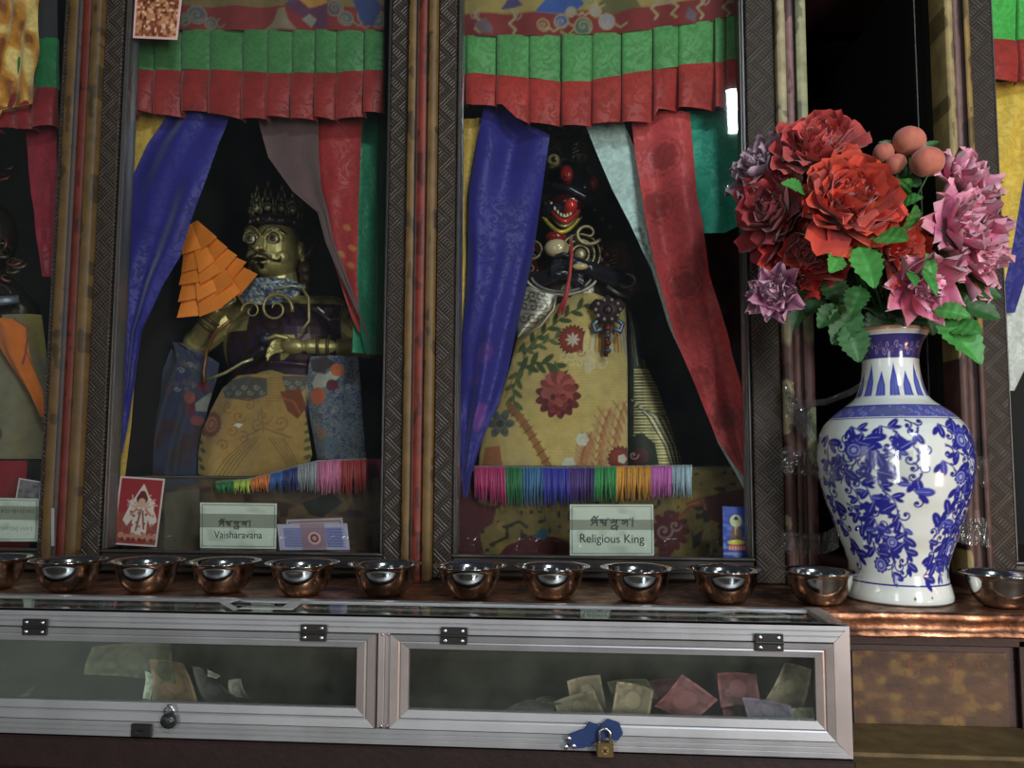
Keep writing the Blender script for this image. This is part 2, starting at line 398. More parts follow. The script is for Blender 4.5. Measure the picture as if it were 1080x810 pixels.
# posts: moulded upright with two yellow strips and a red one between them
def post(px0, px1, a, b, cA, cR, cB, seed, low=None):
    x0, x1 = X(px0), X(px1); w = x1 - x0; n = 40; zz = np.linspace(1.262, ZT, 420)
    us = np.r_[0, np.linspace(0, 1, n), 1]
    G = np.zeros((len(zz), len(us), 3)); cols = np.zeros((len(zz), len(us), 3))
    prof = lambda u: np.where(u < a, -0.020 + 0.004 * ((u / a) - 0.5) ** 2 * 4 * 0.6, np.where(u > b, -0.020 + 0.004 * (((u - b) / (1 - b)) - 0.5) ** 2 * 4 * 0.6, -0.010 - 0.003 * np.sin(math.pi * np.clip((u - a) / (b - a), 0, 1))))
    for j, z in enumerate(zz):
        G[j, :, 0] = x0 + us * w; G[j, :, 1] = prof(us); G[j, :, 2] = z
    G[:, 0, 1] = 0.03; G[:, -1, 1] = 0.03
    U, ZZ = np.meshgrid(us, zz)
    nn = noise1(U * 6 + 3, ZZ * 28, seed); n2 = noise1(U * 3, ZZ * 90, seed + 1)
    base = np.where((U < a)[..., None], cA, np.where((U > b)[..., None], cB, cR))
    if low is not None:
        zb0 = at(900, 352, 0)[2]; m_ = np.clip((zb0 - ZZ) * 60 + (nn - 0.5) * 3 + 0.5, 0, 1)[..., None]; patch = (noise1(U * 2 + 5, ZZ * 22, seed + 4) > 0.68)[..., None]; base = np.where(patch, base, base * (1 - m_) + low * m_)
    edge = (np.abs(U - a) < 0.025) | (np.abs(U - b) < 0.025)
    base = np.where(edge[..., None], lin(40, 22, 16), base)
    wear = ((nn * 0.6 + n2 * 0.4) > 0.66)[..., None]
    base = np.where(wear, base * 0.45, base)
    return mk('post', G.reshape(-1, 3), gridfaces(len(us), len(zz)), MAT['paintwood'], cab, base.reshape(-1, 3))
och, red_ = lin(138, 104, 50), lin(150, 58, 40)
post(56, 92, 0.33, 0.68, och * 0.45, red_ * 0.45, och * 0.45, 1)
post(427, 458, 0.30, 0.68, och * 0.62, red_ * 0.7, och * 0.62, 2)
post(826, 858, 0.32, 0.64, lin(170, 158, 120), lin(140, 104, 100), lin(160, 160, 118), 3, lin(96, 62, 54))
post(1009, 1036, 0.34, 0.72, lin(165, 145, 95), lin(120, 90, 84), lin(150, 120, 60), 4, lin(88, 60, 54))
for px0, px1 in ((56, 92), (427, 458), (826, 858), (1009, 1036)):
    mb = MB(); mb.box(X(px0) + 0.001, X(px1) - 0.001, 0.03, 0.55, SH, ZT)
    mb.build('partition', MAT['blackwood'], cab, colored=False)
mb = MB(); mb.box(-1.5, 1.3, -0.004, 0.60, SH - 0.03, SH + 0.0); mb.box(-1.5, 1.3, 0.0, 0.60, ZT, ZT + 0.03); mb.build('carcass', MAT['darkwood'], cab, colored=False)
mb = MB(); mb.box(-1.5, 1.3, 0.58, 0.60, SH, ZT); mb.build('back_panel', MAT['blackwood'], cab, colored=False)
# recess between the third and fourth post
mb = MB(); xa, xb = X(858), X(950, 0.30); mb.box(xa, xb, 0.30, 0.33, Z(42, 0.3), ZT, lin(60, 55, 62)); mb.build('reflection_board', MAT['paintwood'], cab)  # slightly paler board standing in for a dim glass reflection
mb = MB(); x_ = X(982, 0.05); mb.box(x_, x_ + 0.0016, 0.05, 0.053, SH, ZT); mb.build('glass_door_edge', MAT['bead'], cab, colored=False)
# lower front of the cabinet
PY = -0.125
def panel_grid(name, px0, px1, z0, z1, Y, paint, n=(160, 90), parent=cab, mat=None):
    x0, x1 = X(px0, Y, 700), X(px1, Y, 700)
    xs = np.linspace(x0, x1, n[0]); zs = np.linspace(z1, z0, n[1]); A, B = np.meshgrid(xs, zs)
    G = np.stack([A, np.full_like(A, Y), B], -1); U, Vv = np.meshgrid(np.linspace(0, 1, n[0]), np.linspace(0, 1, n[1]))
    c = paint(U.ravel(), Vv.ravel(), A.ravel(), B.ravel())
    return mk(name, G.reshape(-1, 3), gridfaces(*n)[:, ::-1], mat or MAT['paintwood'], parent, c)
mb = MB(); mb.box(-1.5, 1.3, PY + 0.002, 0.0, 0.0, SH - 0.022); mb.build('lower_body', MAT['darkwood'], cab, colored=False)
def pp(u, v, x, z):
    k = Ink(x * 1000, z * 1000, lin(84, 58, 34)); n = noise1(x * 70, z * 110, 7); n2 = noise1(x * 240, z * 200, 9)
    k.put(np.clip((n - 0.5) * 3, 0, 1), lin(120, 92, 44)); k.put(np.clip((n2 - 0.62) * 4, 0, 1), lin(96, 54, 28), 0.6)
    k.put(np.clip((0.42 - n) * 2.5, 0, 1), lin(72, 44, 28), 0.7)
    rs = random.Random(4)
    for i in range(9):
        k.curl(rs.uniform(390, 590), rs.uniform(1190, 1225), rs.uniform(6, 12), 1.3, 1.6, lin(132, 80, 36), rs.uniform(0, 6), rs.choice((-1, 1)), 0.5)
    return k.c
ob = panel_grid('painted_panel', 899, 1062, 1.141, 1.224, PY, pp)
mb = MB(); mb.box(X(880, PY), X(1200, PY), PY - 0.006, PY + 0.003, 1.232, SH - 0.02, lin(52, 24, 20), 0.001)
mb.box(X(1062, PY), X(1078, PY), PY - 0.006, PY + 0.003, 1.14, 1.24, lin(40, 20, 16), 0.001)
mb.build('panel_rail', MAT['paintwood'], cab)
XE = float(at(899, 700, -0.3)[0])
mb = MB(); mb.box(-1.5, XE, -0.303, PY, 1.125, 1.1585, lin(36, 16, 13), 0.002)
mb.build('lower_ledge', MAT['paintwood'], cab)
mb = MB(); mb.box(-1.5, 1.3, -0.312, -0.300, 0.0, 1.128, None, 0.002); mb.box(-1.5, 1.3, -0.300, PY, 0.0, 1.125)
mb.build('plinth', MAT['darkwood'], cab, colored=False)
# worn yellow mouldings in front of the painted panel
for y0, y1, z in ((PY - 0.10, PY, 1.141), (-0.288, PY - 0.103, 1.138)):
    mb = MB(); mb.box(XE + 0.001, X(1200, PY), y0, y1, z - 0.012, z, lin(112, 92, 56), 0.0015)
    mb.build('moulding', MAT['paintwood'], cab)
# copper shelf
n = 300; xs = np.linspace(-1.5, 1.3, n)
prof = [(0.0, SH + 0.0008), (-0.05, SH + 0.001), (-0.10, SH + 0.001), (-0.15, SH + 0.001), (-0.188, SH + 0.001), (-0.193, SH + 0.0004), (-0.195, SH - 0.002), (-0.1945, SH - 0.008), (-0.191, SH - 0.014), (-0.1935, SH - 0.019), (-0.199, SH - 0.0235), (-0.197, SH - 0.0255), (-0.190, SH - 0.025), (-0.10, SH - 0.0245)]
G = np.zeros((n, len(prof), 3)); rs = np.random.RandomState(3)
for j, (y, z) in enumerate(prof):
    wob = (noise1(xs * 30 + 9, np.full(n, j * 0.35), 5) - 0.5) * 0.003
    G[:, j] = np.stack([xs, y + (wob if j > 5 and j < 13 else 0 * wob), z + (wob * 0.8 if 6 < j < 13 else 0 * wob)], -1)
shelf = tag(mk('copper_shelf', G.reshape(-1, 3), gridfaces(len(prof), n), MAT['copper']), 'worn copper covered shelf running under the row of bowls and the vase', 'shelf')

# glazed doors
def glazed_door(pl0, pl1, pb1, pr0, pr1, pr2, label, zb=1.315):
    """outer left, end of left carving, end of left bead, start of right bead, start of right carving, outer right"""
    xs = [X(p) for p in (pl0, pl1, pb1, pr0, pr1, pr2)]
    d = thing('glazed_door', label, 'cabinet door', ((xs[0] + xs[5]) / 2, 0.01, SH + 0.001), 'glazed doors of the shrine cabinet')
    for a, b in ((xs[0] + 0.001, xs[1]), (xs[4], xs[5] - 0.001)):
        m = MB(); m.box(a, b, -0.008, 0.03, SH + 0.002, ZT - 0.01, None, 0.0015); m.build('stile', MAT['carved'], d, colored=False)
    m = MB()
    for a, b in ((xs[1], xs[2]), (xs[3], xs[4])):
        m.box(a, b, -0.001, 0.028, zb, ZT - 0.01, None, 0.001); c = (a + b) / 2
        m.box(c - 0.0012, c + 0.0012, -0.005, 0.002, zb, ZT - 0.01, None, 0.0008)
    m.box(xs[1], xs[4], -0.005, 0.0, zb - 0.004, zb, None, 0.001)
    m.build('glazing_bead', MAT['bead'], d, colored=False)
    m = MB(); m.box(xs[1], xs[4], -0.002, 0.03, SH + 0.004, zb - 0.004, None, 0.002); m.box(xs[1], xs[4], -0.010, 0.0, SH + 0.014, SH + 0.019, None, 0.001)
    m.build('bottom_rail', MAT['blackish'], d, colored=False)
    m = MB(); m.box(xs[2] - 0.002, xs[3] + 0.002, 0.010, 0.013, zb, ZT - 0.01); m.build('glass_pane', MAT['glass'], d, colored=False)
    return d
MAT['blackish'] = simple('black_brown_rail', (0.03, 0.024, 0.02), 0.4, 0.1, 0.4, 40, 0.3)
glazed_door(-300, -285, -280, 46, 48, 57, 'carved door with glass at the left edge, orange gold cloth behind its top')
glazed_door(92, 112, 117, 402, 407, 427, 'carved door with glass in front of the gilded moustached statue')
glazed_door(458, 478, 483, 788, 794, 826, 'carved door with glass in front of the black headed statue')
glazed_door(1036, 1064, 1068, 1290, 1300, 1320, 'carved door with glass right of the vase, yellow drape behind it')

# ================================================================ DISPLAY CASE (aluminium money box)
YF, YB = -0.30, -0.2005
zt, zg, zgt, zgb, zdb, zb = 1.2852, 1.2690, 1.2548, 1.1945, 1.1755, 1.1600
def CX(px, py=700): return float(at(px, py, YF)[0])
case = thing('display_case', 'long aluminium and glass money case in front of the bowls', 'display case', (CX(450), -0.25, zb))
XR = CX(897); XL = -1.1
def bar(m, a, b, c, d, y, depth, ridges=3, amp=0.0007, h=0.0):
    """extruded section between outer edge a-b and inner edge d-c (mitred ends), grooves along its length"""
    n = 6 * ridges + 1; V = []; Fs = []
    a, b, c, d = [np.array(p, float) for p in (a, b, c, d)]
    for i in range(n):
        t = i / (n - 1); k = (i % 6)
        yy = y - h * t + (amp if k in (0,) and 0 < i < n - 1 else 0.0)
        p, q = a + (d - a) * t, b + (c - b) * t
        V += [(p[0], yy, p[1]), (q[0], yy, q[1])]
    for i in range(n - 1): Fs.append((2 * i, 2 * i + 1, 2 * i + 3, 2 * i + 2))
    o = len(V)
    for p in (a, b, c, d): V.append((p[0], y + depth, p[1]))
    Fs += [(0, 1, o + 1, o), (2 * n - 1, 2 * n - 2, o + 3, o + 2), (o, o + 1, o + 2, o + 3)]
    Fs += [tuple([2 * i for i in range(n)] + [o + 3, o]), tuple([2 * i + 1 for i in range(n)][::-1] + [o + 1, o + 2])]
    m.add(V, Fs)
w = XR - CX(880)
m = MB()
bar(m, (XL, zt), (XR, zt), (XR - w, zg + 0.0006), (XL, zg + 0.0006), YF, 0.012, 3)
bar(m, (XL, zb), (XR, zb), (XR - w, zdb - 0.0006), (XL, zdb - 0.0006), YF, 0.012, 3)
m.build('front_rail', MAT['alu'], case, colored=False)
m = MB(); bar(m, (XR, zt), (XR, zb), (XR - w, zdb), (XR - w, zg), YF, 0.012, 1)
m.build('upright', MAT['alu_v'], case, colored=False)
m = MB(); bar(m, (CX(398), zg), (CX(398), zdb), (CX(411), zdb), (CX(411), zg), YF + 0.003, 0.012, 2)
m.build('upright', MAT['alu_v'], case, colored=False)
m = MB(); m.box(XL, XR, YF + 0.0005, YF + 0.016, zt - 0.004, zt, None, 0.0005); m.box(XL, XR, YB - 0.012, YB, zt - 0.004, zt, None, 0.0005)
m.build('top_rail', MAT['alu'], case, colored=False)
m = MB(); m.add([(XR, YF, zt + 0.0005), (XR, YB, zt + 0.0005), (XR - 0.016, YB, zt + 0.0005), (XR - 0.016, YF + 0.014, zt + 0.0005), (XR, YF, zt - 0.004), (XR, YB, zt - 0.004), (XR - 0.016, YB, zt - 0.004), (XR - 0.016, YF + 0.014, zt - 0.004)], [(0, 1, 2, 3), (4, 7, 6, 5), (0, 4, 5, 1), (2, 6, 7, 3), (3, 7, 4, 0), (1, 5, 6, 2)])
m.box(XR - 0.003, XR - 0.0005, YF + 0.01, YB, zb, zt - 0.004)
m.build('end_frame', MAT['alu_v'], case, colored=False)
m = MB(); m.box(XL, XR - 0.016, YF + 0.014, YB - 0.010, zt - 0.005, zt - 0.002); m.build('top_glass', MAT['case_glass'], case, colored=False)
m = MB(); m.box(XL, XR, YF + 0.012, YB, zb, zb + 0.004); m.box(XL, XR, YB - 0.004, YB, zb, zt - 0.006)
m.build('case_tray', simple('case_lining', (0.05, 0.042, 0.03), 0.7, 0, 0.4, 20, 0.2), case, colored=False)
hinge_rivets = []
def case_door(px0, px1, glx0, glx1, name='case_door'):
    x0, x1, g0, g1 = CX(px0), CX(px1), CX(glx0), CX(glx1)
    m = MB(); e = 0.0007
    bar(m, (x0, zg - e), (x1, zg - e), (g1, zgt), (g0, zgt), YF - 0.002, 0.010, 2, h=-0.002)
    bar(m, (x1, zdb + e), (x0, zdb + e), (g0, zgb), (g1, zgb), YF - 0.002, 0.010, 2, h=-0.002)
    o = m.build('door_frame', MAT['alu'], case, colored=False)
    m = MB()
    bar(m, (x0, zdb + e), (x0, zg - e), (g0, zgt), (g0, zgb), YF - 0.002, 0.010, 2, h=-0.003)
    m.build('door_side', MAT['alu_v'], o, colored=False); m = MB()
    bar(m, (x1, zg - e), (x1, zdb + e), (g1, zgb), (g1, zgt), YF - 0.002, 0.010, 2, h=-0.003)
    m.build('door_side', MAT['alu_v'], o, colored=False)
    m = MB(); m.box(g0 - 0.003, g1 + 0.003, YF + 0.003, YF + 0.005, zgb - 0.003, zgt + 0.003); m.build('door_glass', MAT['case_glass'], o, colored=False)
    return o
dl = case_door(-340, 396, -320, 376)
dr = case_door(412, 879, 431, 860)
def hinge(px, par):
    x = CX(px); m = MB(); w2, h2 = 0.0135, 0.0075
    for s in (1, -1):
        z0 = zg + (0.0008 if s > 0 else -0.0008 - h2 * 1.0); m.box(x - w2, x + w2, YF - 0.0045, YF - 0.0022, z0, z0 + h2, None, 0.0004)
    m.tube([(x - w2, YF - 0.0045, zg), (x + w2, YF - 0.0045, zg)], 0.0016, 8)
    h = m.build('hinge', MAT['black_metal'], case, colored=False)
    m = MB()
    for sx in (-1, 1):
        for sz in (-1, 1): m.ball((x + sx * 0.0088, YF - 0.0045, zg + sz * 0.0048), (0.0023, 0.0013, 0.0023), 12, 8)
    m.build('rivet', MAT['screw'], h, smooth=True, colored=False)
for px in (37, 331, 479, 811): hinge(px, None)
m = MB()
for px, z in ((402.5, zg - 0.001), (409, zg - 0.001), (402.5, zdb + 0.002), (409, zdb + 0.002)):
    m = MB(); m.ball((CX(px), YF + 0.002, z), (0.0017, 0.0012, 0.0017), 10, 6); m.build('screw', MAT['screw'], case, smooth=True, colored=False)
# hasp with blue strap and padlock
def F3(px, py, dy): return at(px, py, YF - dy)
pts = [(601, 774), (617, 768), (621, 761), (632, 765), (641, 758), (653, 762), (657, 773), (651, 781), (640, 777), (629, 782), (616, 788), (605, 789), (598, 782)]
m = MB(); m.prism([tuple(F3(p[0], p[1], 0.004)[[0, 2]]) for p in pts], YF - 0.0065, YF - 0.0035); hs = m.build('blue_hasp_cover', MAT['blue_strap'], case, colored=False)
m = MB()
for p in ((600, 779), (597, 788), (605, 787)): m.ball(F3(*p, 0.0066), (0.0026, 0.0014, 0.0026), 12, 8)
m.build('rivet', MAT['screw'], hs, smooth=True, colored=False)
pc = F3(638, 789, 0.0115)
pl = thing('padlock', 'small brass padlock hanging from the blue hasp of the money case', 'padlock', (pc[0], pc[1], pc[2] - 0.008))
m = MB(); m.box(pc[0] - 0.0083, pc[0] + 0.0083, pc[1] - 0.004, pc[1] + 0.004, pc[2] - 0.0085, pc[2] + 0.006, None, 0.0012)
m.build('padlock_body', MAT['brass'], pl, colored=False)
m = MB(); u = 0.0052; th = np.linspace(0, math.pi, 12)
m.tube([(pc[0] + u, pc[1], pc[2] + 0.003)] + [(pc[0] + u * math.cos(a), pc[1], pc[2] + 0.013 + u * math.sin(a)) for a in th] + [(pc[0] - u, pc[1], pc[2] + 0.003)], 0.0015, 8)
m.build('shackle', MAT['screw'], pl, smooth=True, colored=False)
m = MB(); m.tube([(pc[0], pc[1] - 0.0038, pc[2] - 0.001), (pc[0], pc[1] - 0.0050, pc[2] - 0.001)], 0.0035, 16, lin(150, 120, 70))
for a in (0.78, 2.36): m.tube([(pc[0] - 0.0026 * math.cos(a), pc[1] - 0.0052, pc[2] - 0.001 - 0.0026 * math.sin(a)), (pc[0] + 0.0026 * math.cos(a), pc[1] - 0.0052, pc[2] - 0.001 + 0.0026 * math.sin(a))], 0.0006, 6, lin(60, 25, 15))
m.build('keyhole_plate', MAT['paintwood'], pl)
# left hasp and its little lock
c = F3(150, 770, 0.002); m = MB(); m.box(c[0] - 0.011, c[0] + 0.011, YF - 0.005, YF - 0.0015, c[2] - 0.0065, c[2] + 0.0065, None, 0.001); m.tube([(c[0] - 0.002, YF - 0.005, c[2]), (c[0] - 0.002, YF - 0.011, c[2]), (c[0] + 0.004, YF - 0.011, c[2])], 0.0016, 8)
m.build('hasp', MAT['black_metal'], case, colored=False)
c = F3(178, 758, 0.007); kl = thing('padlock', 'tiny dark padlock with a plastic wrapped body on the left case door', 'padlock', (c[0], c[1], c[2] - 0.009))
m = MB(); m.ball((c[0], c[1], c[2] - 0.002), (0.0088, 0.0055, 0.0082), 14, 10); m.build('padlock_body', simple('black_plastic', (0.02, 0.022, 0.024), 0.15, 0, 0.3, 200, 0.5), kl, smooth=True, colored=False)
m = MB(); m.tube([(c[0] + 0.005 * math.cos(a), c[1], c[2] + 0.006 + 0.007 * math.sin(a)) for a in np.linspace(0, math.pi, 10)], 0.0013, 8); m.build('shackle', MAT['screw'], kl, smooth=True, colored=False)

# paper scraps on the case top
def flat_sheet(name, pts_px, y_or_z, col, label, cat, outline=0.0):
    P = []
    for px, py in pts_px:
        d = ray(px, py); t_ = (zt + 0.0008 - CAM[2]) / d[2]; P.append(CAM + d * t_)
    P = np.array(P); m = MB(); n = len(P); c0 = P.mean(0)
    if outline:
        I = c0 + (P - c0) * outline; V = np.r_[P, I, P - (0, 0, 0.0006), I - (0, 0, 0.0006)]
        Fs = []
        for i in range(n):
            j = (i + 1) % n; Fs += [(i, j, n + j, n + i), (2 * n + i, 2 * n + j, j, i), (n + i, n + j, 3 * n + j, 3 * n + i)]
        m.add(V, Fs, col)
    else:
        V = np.r_[P, P - (0, 0, 0.0006)]; m.add(V, [tuple(range(n)), tuple(range(2 * n - 1, n - 1, -1))] + [(i, i + n, (i + 1) % n + n, (i + 1) % n) for i in range(n)], col)
    return tag(m.build(name, MAT['print']), label, cat)
flat_sheet('paper_outline', [(232, 635.5), (247, 630.5), (258, 633), (319, 635), (309, 642.5), (252, 641.5), (246, 643.5)], 0, lin(205, 205, 200), 'arrow shaped white paper border stuck on the case top', 'paper', 0.72)
flat_sheet('paper_scrap', [(745, 647), (775, 643.5), (822, 646), (834, 649.5), (790, 650.5), (765, 650.5)], 0, lin(150, 150, 140), 'pale crumpled paper scrap on the right end of the case top', 'paper', 0.75)

# ================================================================ OFFERING BOWLS
def bowl_mesh():
    out = [(0.0, 0.0), (0.0165, 0.0), (0.0195, 0.0008), (0.0238, 0.0036), (0.0278, 0.0080), (0.0312, 0.0135), (0.0336, 0.0195), (0.0352, 0.0255), (0.0363, 0.0310), (0.0372, 0.0345), (0.0392, 0.0366), (0.0428, 0.0374), (0.0446, 0.0377), (0.0446, 0.0384), (0.0424, 0.0384), (0.0384, 0.0376), (0.0362, 0.0350), (0.0352, 0.0305), (0.0341, 0.0255), (0.0324, 0.0195), (0.030, 0.0140), (0.0262, 0.0082), (0.0165, 0.0024), (0.0, 0.0018)]
    # smooth the profile
    P = np.array(out); t0 = np.r_[0, np.cumsum(np.hypot(*np.diff(P, axis=0).T))]
    return out
bx0 = X(72, -0.097, 600)
proto = thing('offering_bowl', 'x', 'bowl', (0, 0, 0), 'steel offering bowls along the shelf')
m = MB(); m.lathe(bowl_mesh(), seg=72); m.build('bowl_shell', MAT['steel'], proto, smooth=True, colored=False)
m = MB(); m.lathe([(0.0, 0.0318), (0.02, 0.0318), (0.0354, 0.0318)], seg=48); m.build('water', MAT['water'], proto, smooth=True, colored=False)
bl = ['steel bowl cut off by the left edge of the photo', 'steel bowl below the post left of the red picture card', 'steel bowl under the red picture card', 'steel bowl under the name card of the gilded statue',
      'steel bowl below the violet banknotes', 'steel bowl at the foot of the carved frame left of the red striped middle post', 'steel bowl just right of the red striped middle post', 'steel bowl left of the Religious King card', 'steel bowl under the Religious King card',
      'steel bowl under the blue seated figure card', 'steel bowl touching the left side of the vase foot', 'steel bowl right of the vase, cut off by the right edge']
for i, px in enumerate((-7, 72, 155, 236, 319, 406, 496, 583, 673, 765, 864, 1056)):
    if i == 0: o = proto
    else:
        o = proto.copy(); COL.objects.link(o)
        for ch in [c for c in proto.children if c.name.split('.')[0] in ('bowl_shell', 'water')]:
            k = ch.copy(); COL.objects.link(k); k.parent = o
    o['label'] = bl[i]
    yb = -0.147 + (0.004, -0.003, 0.0, 0.003, -0.002, 0.001, -0.002, 0.002, -0.002, -0.001, -0.003, -0.002)[i]
    o.location = (X(px, yb, 600), yb, SH + 0.0012); o.rotation_euler = (0, 0, i * 0.7)
# ================================================================ CLOTHS BEHIND THE GLASS
def interp(tab, y, k): 
    T = np.array(tab, float); return np.interp(y, T[:, 0], T[:, k])
def cloth(name, tab, Y0, color, label, cat='drape', folds=3, amp=0.006, nu=70, nv=150, group=None, mat='satin', lean=0.0, paint=None, ph=0.0, parent=None, tilt=0.0):
    """hanging cloth between a left and a right edge, tab rows: height, left, right (in the upright plane at Y0)"""
    ys = np.linspace(tab[0][0], tab[-1][0], nv); us = np.linspace(0, 1, nu)
    U, PY_ = np.meshgrid(us, ys); L = interp(tab, PY_, 1); R = interp(tab, PY_, 2)
    PX = L + (R - L) * U; Vv = (PY_ - ys[0]) / (ys[-1] - ys[0])
    P = at(PX, PY_, Y0)
    w = np.clip((R - L) / 60.0, 0.15, 1.0)
    d = amp * w * (np.sin(U * 6.283 * folds * (0.75 + 0.25 * Vv) + ph + Vv * 3.2) * 0.42 + np.sin(U * 6.283 * (folds * 0.47) + ph * 2 - Vv * 4) * 0.62) + amp * 0.6 * (noise1(U * 4 + ph, Vv * 7, 3) - 0.5)
    P = P + np.stack([0 * d, d + lean * Vv + tilt * U, 0 * d], -1)
    k = Ink(PX, PY_, color)
    if paint: paint(k, U.ravel(), Vv.ravel())
    o = mk(name, P.reshape(-1, 3), gridfaces(nu, nv)[:, ::-1], MAT[mat], parent, k.c)
    return o if parent is not None else tag(o, label, cat, group)
BLUE, RED, YEL, GRN = lin(42, 36, 134), lin(190, 52, 58), lin(220, 178, 84), lin(40, 150, 108)
def medallions(col, a=0.35, r=14, pts=None, seed=1):
    def f(k, U, V):
        for cx, cy in pts:
            k.flower(cx, cy, r, 8, col, a=a); k.ring(cx, cy, r * 1.2, 1.2, col, a=a); k.ring(cx, cy, r * 0.6, 1.2, col * 1.6, a=a); k.curl(cx, cy, r * 0.5, 1.5, 1.2, col * 1.8, a=a)
    return f
# ---- window of the gilded statue
cloth('yellow_drape', [(118, 131, 176), (150, 131, 168), (200, 131, 160), (300, 128, 150), (415, 124, 141), (450, 122, 138), (502, 120, 132)], 0.088, YEL, 'narrow yellow drape showing along the left frame beside the blue drape of the gilded statue', ph=1, folds=1.5)
cloth('blue_drape', [(118, 176, 243), (135, 165, 238), (150, 154, 231), (190, 136, 217), (235, 131, 201), (270, 129, 190), (300, 128, 172), (348, 126, 150), (395, 125, 144), (440, 124, 137), (470, 123, 131), (498, 122, 124)], 0.072, BLUE, 'royal blue brocade drape in front of the gilded moustached statue', folds=2.2, amp=0.009, ph=0.4)
cloth('mauve_drape', [(120, 270, 336), (166, 283, 337), (202, 309, 340), (224, 335, 346), (255, 343, 352), (291, 358, 366), (335, 379, 382), (373, 393, 394)], 0.080, lin(104, 78, 80), 'thin dull mauve drape crossing beside the crown of the gilded statue', folds=2, amp=0.005, mat='cotton')
cloth('red_drape', [(120, 329, 381), (190, 337, 379), (250, 343, 378), (290, 356, 377), (335, 371, 379), (350, 378, 380)], 0.090, lin(168, 44, 46), 'narrow red brocade drape between the mauve and green drapes', folds=1.3, ph=2, paint=lambda k, U, V: [k.ell(x, y, 5, 3, 30, lin(190, 140, 70), 0.5) for x, y in ((366, 240), (372, 262), (360, 268), (370, 280))])
cloth('green_drape', [(118, 376, 404), (180, 375, 403), (300, 374, 403), (372, 372, 402)], 0.100, lin(40, 140, 100), 'dark green drape at the right edge beside the red drape of the gilded statue', folds=1.2, ph=1.2, tilt=0.03,
      paint=lambda k, U, V: k.put(np.clip((U - 0.68) * 30, 0, 1), lin(24, 74, 48)))
cloth('magenta_drape', [(484, 352, 402), (590, 352, 402)], 0.14, lin(150, 20, 80), 'dark magenta cloth hanging in the lower right corner behind the violet banknotes', folds=1.4, amp=0.008, mat='cotton')
# ---- window of the black statue
cloth('yellow_drape', [(125, 487, 512), (215, 486, 504), (320, 486, 500), (372, 485, 492)], 0.085, YEL, 'narrow yellow drape between the left frame and the blue drape of the black headed statue', ph=1, folds=1)
cloth('blue_drape', [(110, 511, 546), (128, 508, 549), (143, 505, 580), (200, 495, 572), (265, 493, 563), (310, 491, 554), (350, 488, 544), (390, 487, 536), (425, 486, 526), (445, 486, 516), (470, 486, 506), (500, 487, 497), (524, 489, 493)], 0.075, BLUE, 'royal blue brocade drape in front of the black headed statue', folds=2.3, amp=0.010, ph=2.2,
      paint=lambda k, U, V: [k.ell(x, y, rx, ry, an, c, 0.6) for x, y, rx, ry, an, c in ((512, 372, 8, 12, 20, lin(90, 50, 130)), (506, 440, 6, 16, 15, lin(120, 60, 140)), (500, 400, 6, 8, 0, lin(70, 44, 130)))])
cloth('white_drape', [(130, 617, 658), (160, 629, 671), (200, 646, 676), (235, 664, 683), (285, 687, 694), (343, 705, 712), (410, 736, 742), (467, 757, 775), (505, 779, 790), (524, 789, 791)], 0.092, lin(205, 228, 224), 'white silk drape crossing diagonally behind the long red drape', folds=1, amp=0.004, ph=1,
      paint=lambda k, U, V: k.put(np.clip((noise1(k.x * 0.28, k.y * 0.28, 12) - 0.62) * 8, 0, 1) * (np.abs(k.y - 262) < 22), lin(110, 130, 125), 0.7))
cloth('red_drape', [(118, 665, 728), (160, 670, 731), (205, 677, 735), (235, 681, 741), (290, 693, 748), (355, 711, 767), (375, 719, 771), (405, 732, 780), (430, 742, 786), (465, 757, 789), (490, 774, 791), (506, 787, 792)], 0.070, lin(214, 74, 78), 'broad red brocade drape hanging diagonally in front of the black headed statue', folds=1.7, amp=0.013, ph=4.0,
      paint=medallions(lin(120, 24, 28), 0.55, 15, [(692, 215), (722, 300), (738, 400), (700, 165), (765, 440)]))
cloth('green_drape', [(116, 724, 790), (180, 731, 790), (214, 736, 790), (235, 741, 787), (246, 742, 764)], 0.088, lin(40, 168, 140), 'teal green drape at the right edge beside the broad red drape', folds=1.3, amp=0.006)
cloth('dark_drape', [(150, 545, 586), (300, 545, 590)], 0.42, lin(20, 18, 20), 'black cloth hanging behind the black headed statue', folds=1.5, mat='cotton') if False else None
# ---- left window
cloth('red_drape', [(132, 25, 60), (200, 32, 60), (250, 39, 60), (292, 45, 60)], 0.085, lin(150, 30, 52), 'dark crimson drape hanging at the left edge under the gold cloth', folds=1.2, amp=0.006, ph=1)
def goldp(k, U, V):
    n = noise1(k.x * 0.12, k.y * 0.07, 21); k.put(np.clip((n - 0.5) * 5, 0, 1), lin(236, 200, 120)); k.put(np.clip((0.35 - n) * 6, 0, 1), lin(140, 74, 18))
cloth('gold_cloth', [(-40, -60, 41), (60, -60, 40), (104, -60, 39), (112, -60, 38), (118, -60, 6), (126, -60, 2)], 0.045, lin(205, 136, 44), 'shiny crumpled orange gold cloth in the top left corner', 'cloth', folds=5, amp=0.010, mat='satin', ph=3, paint=goldp)
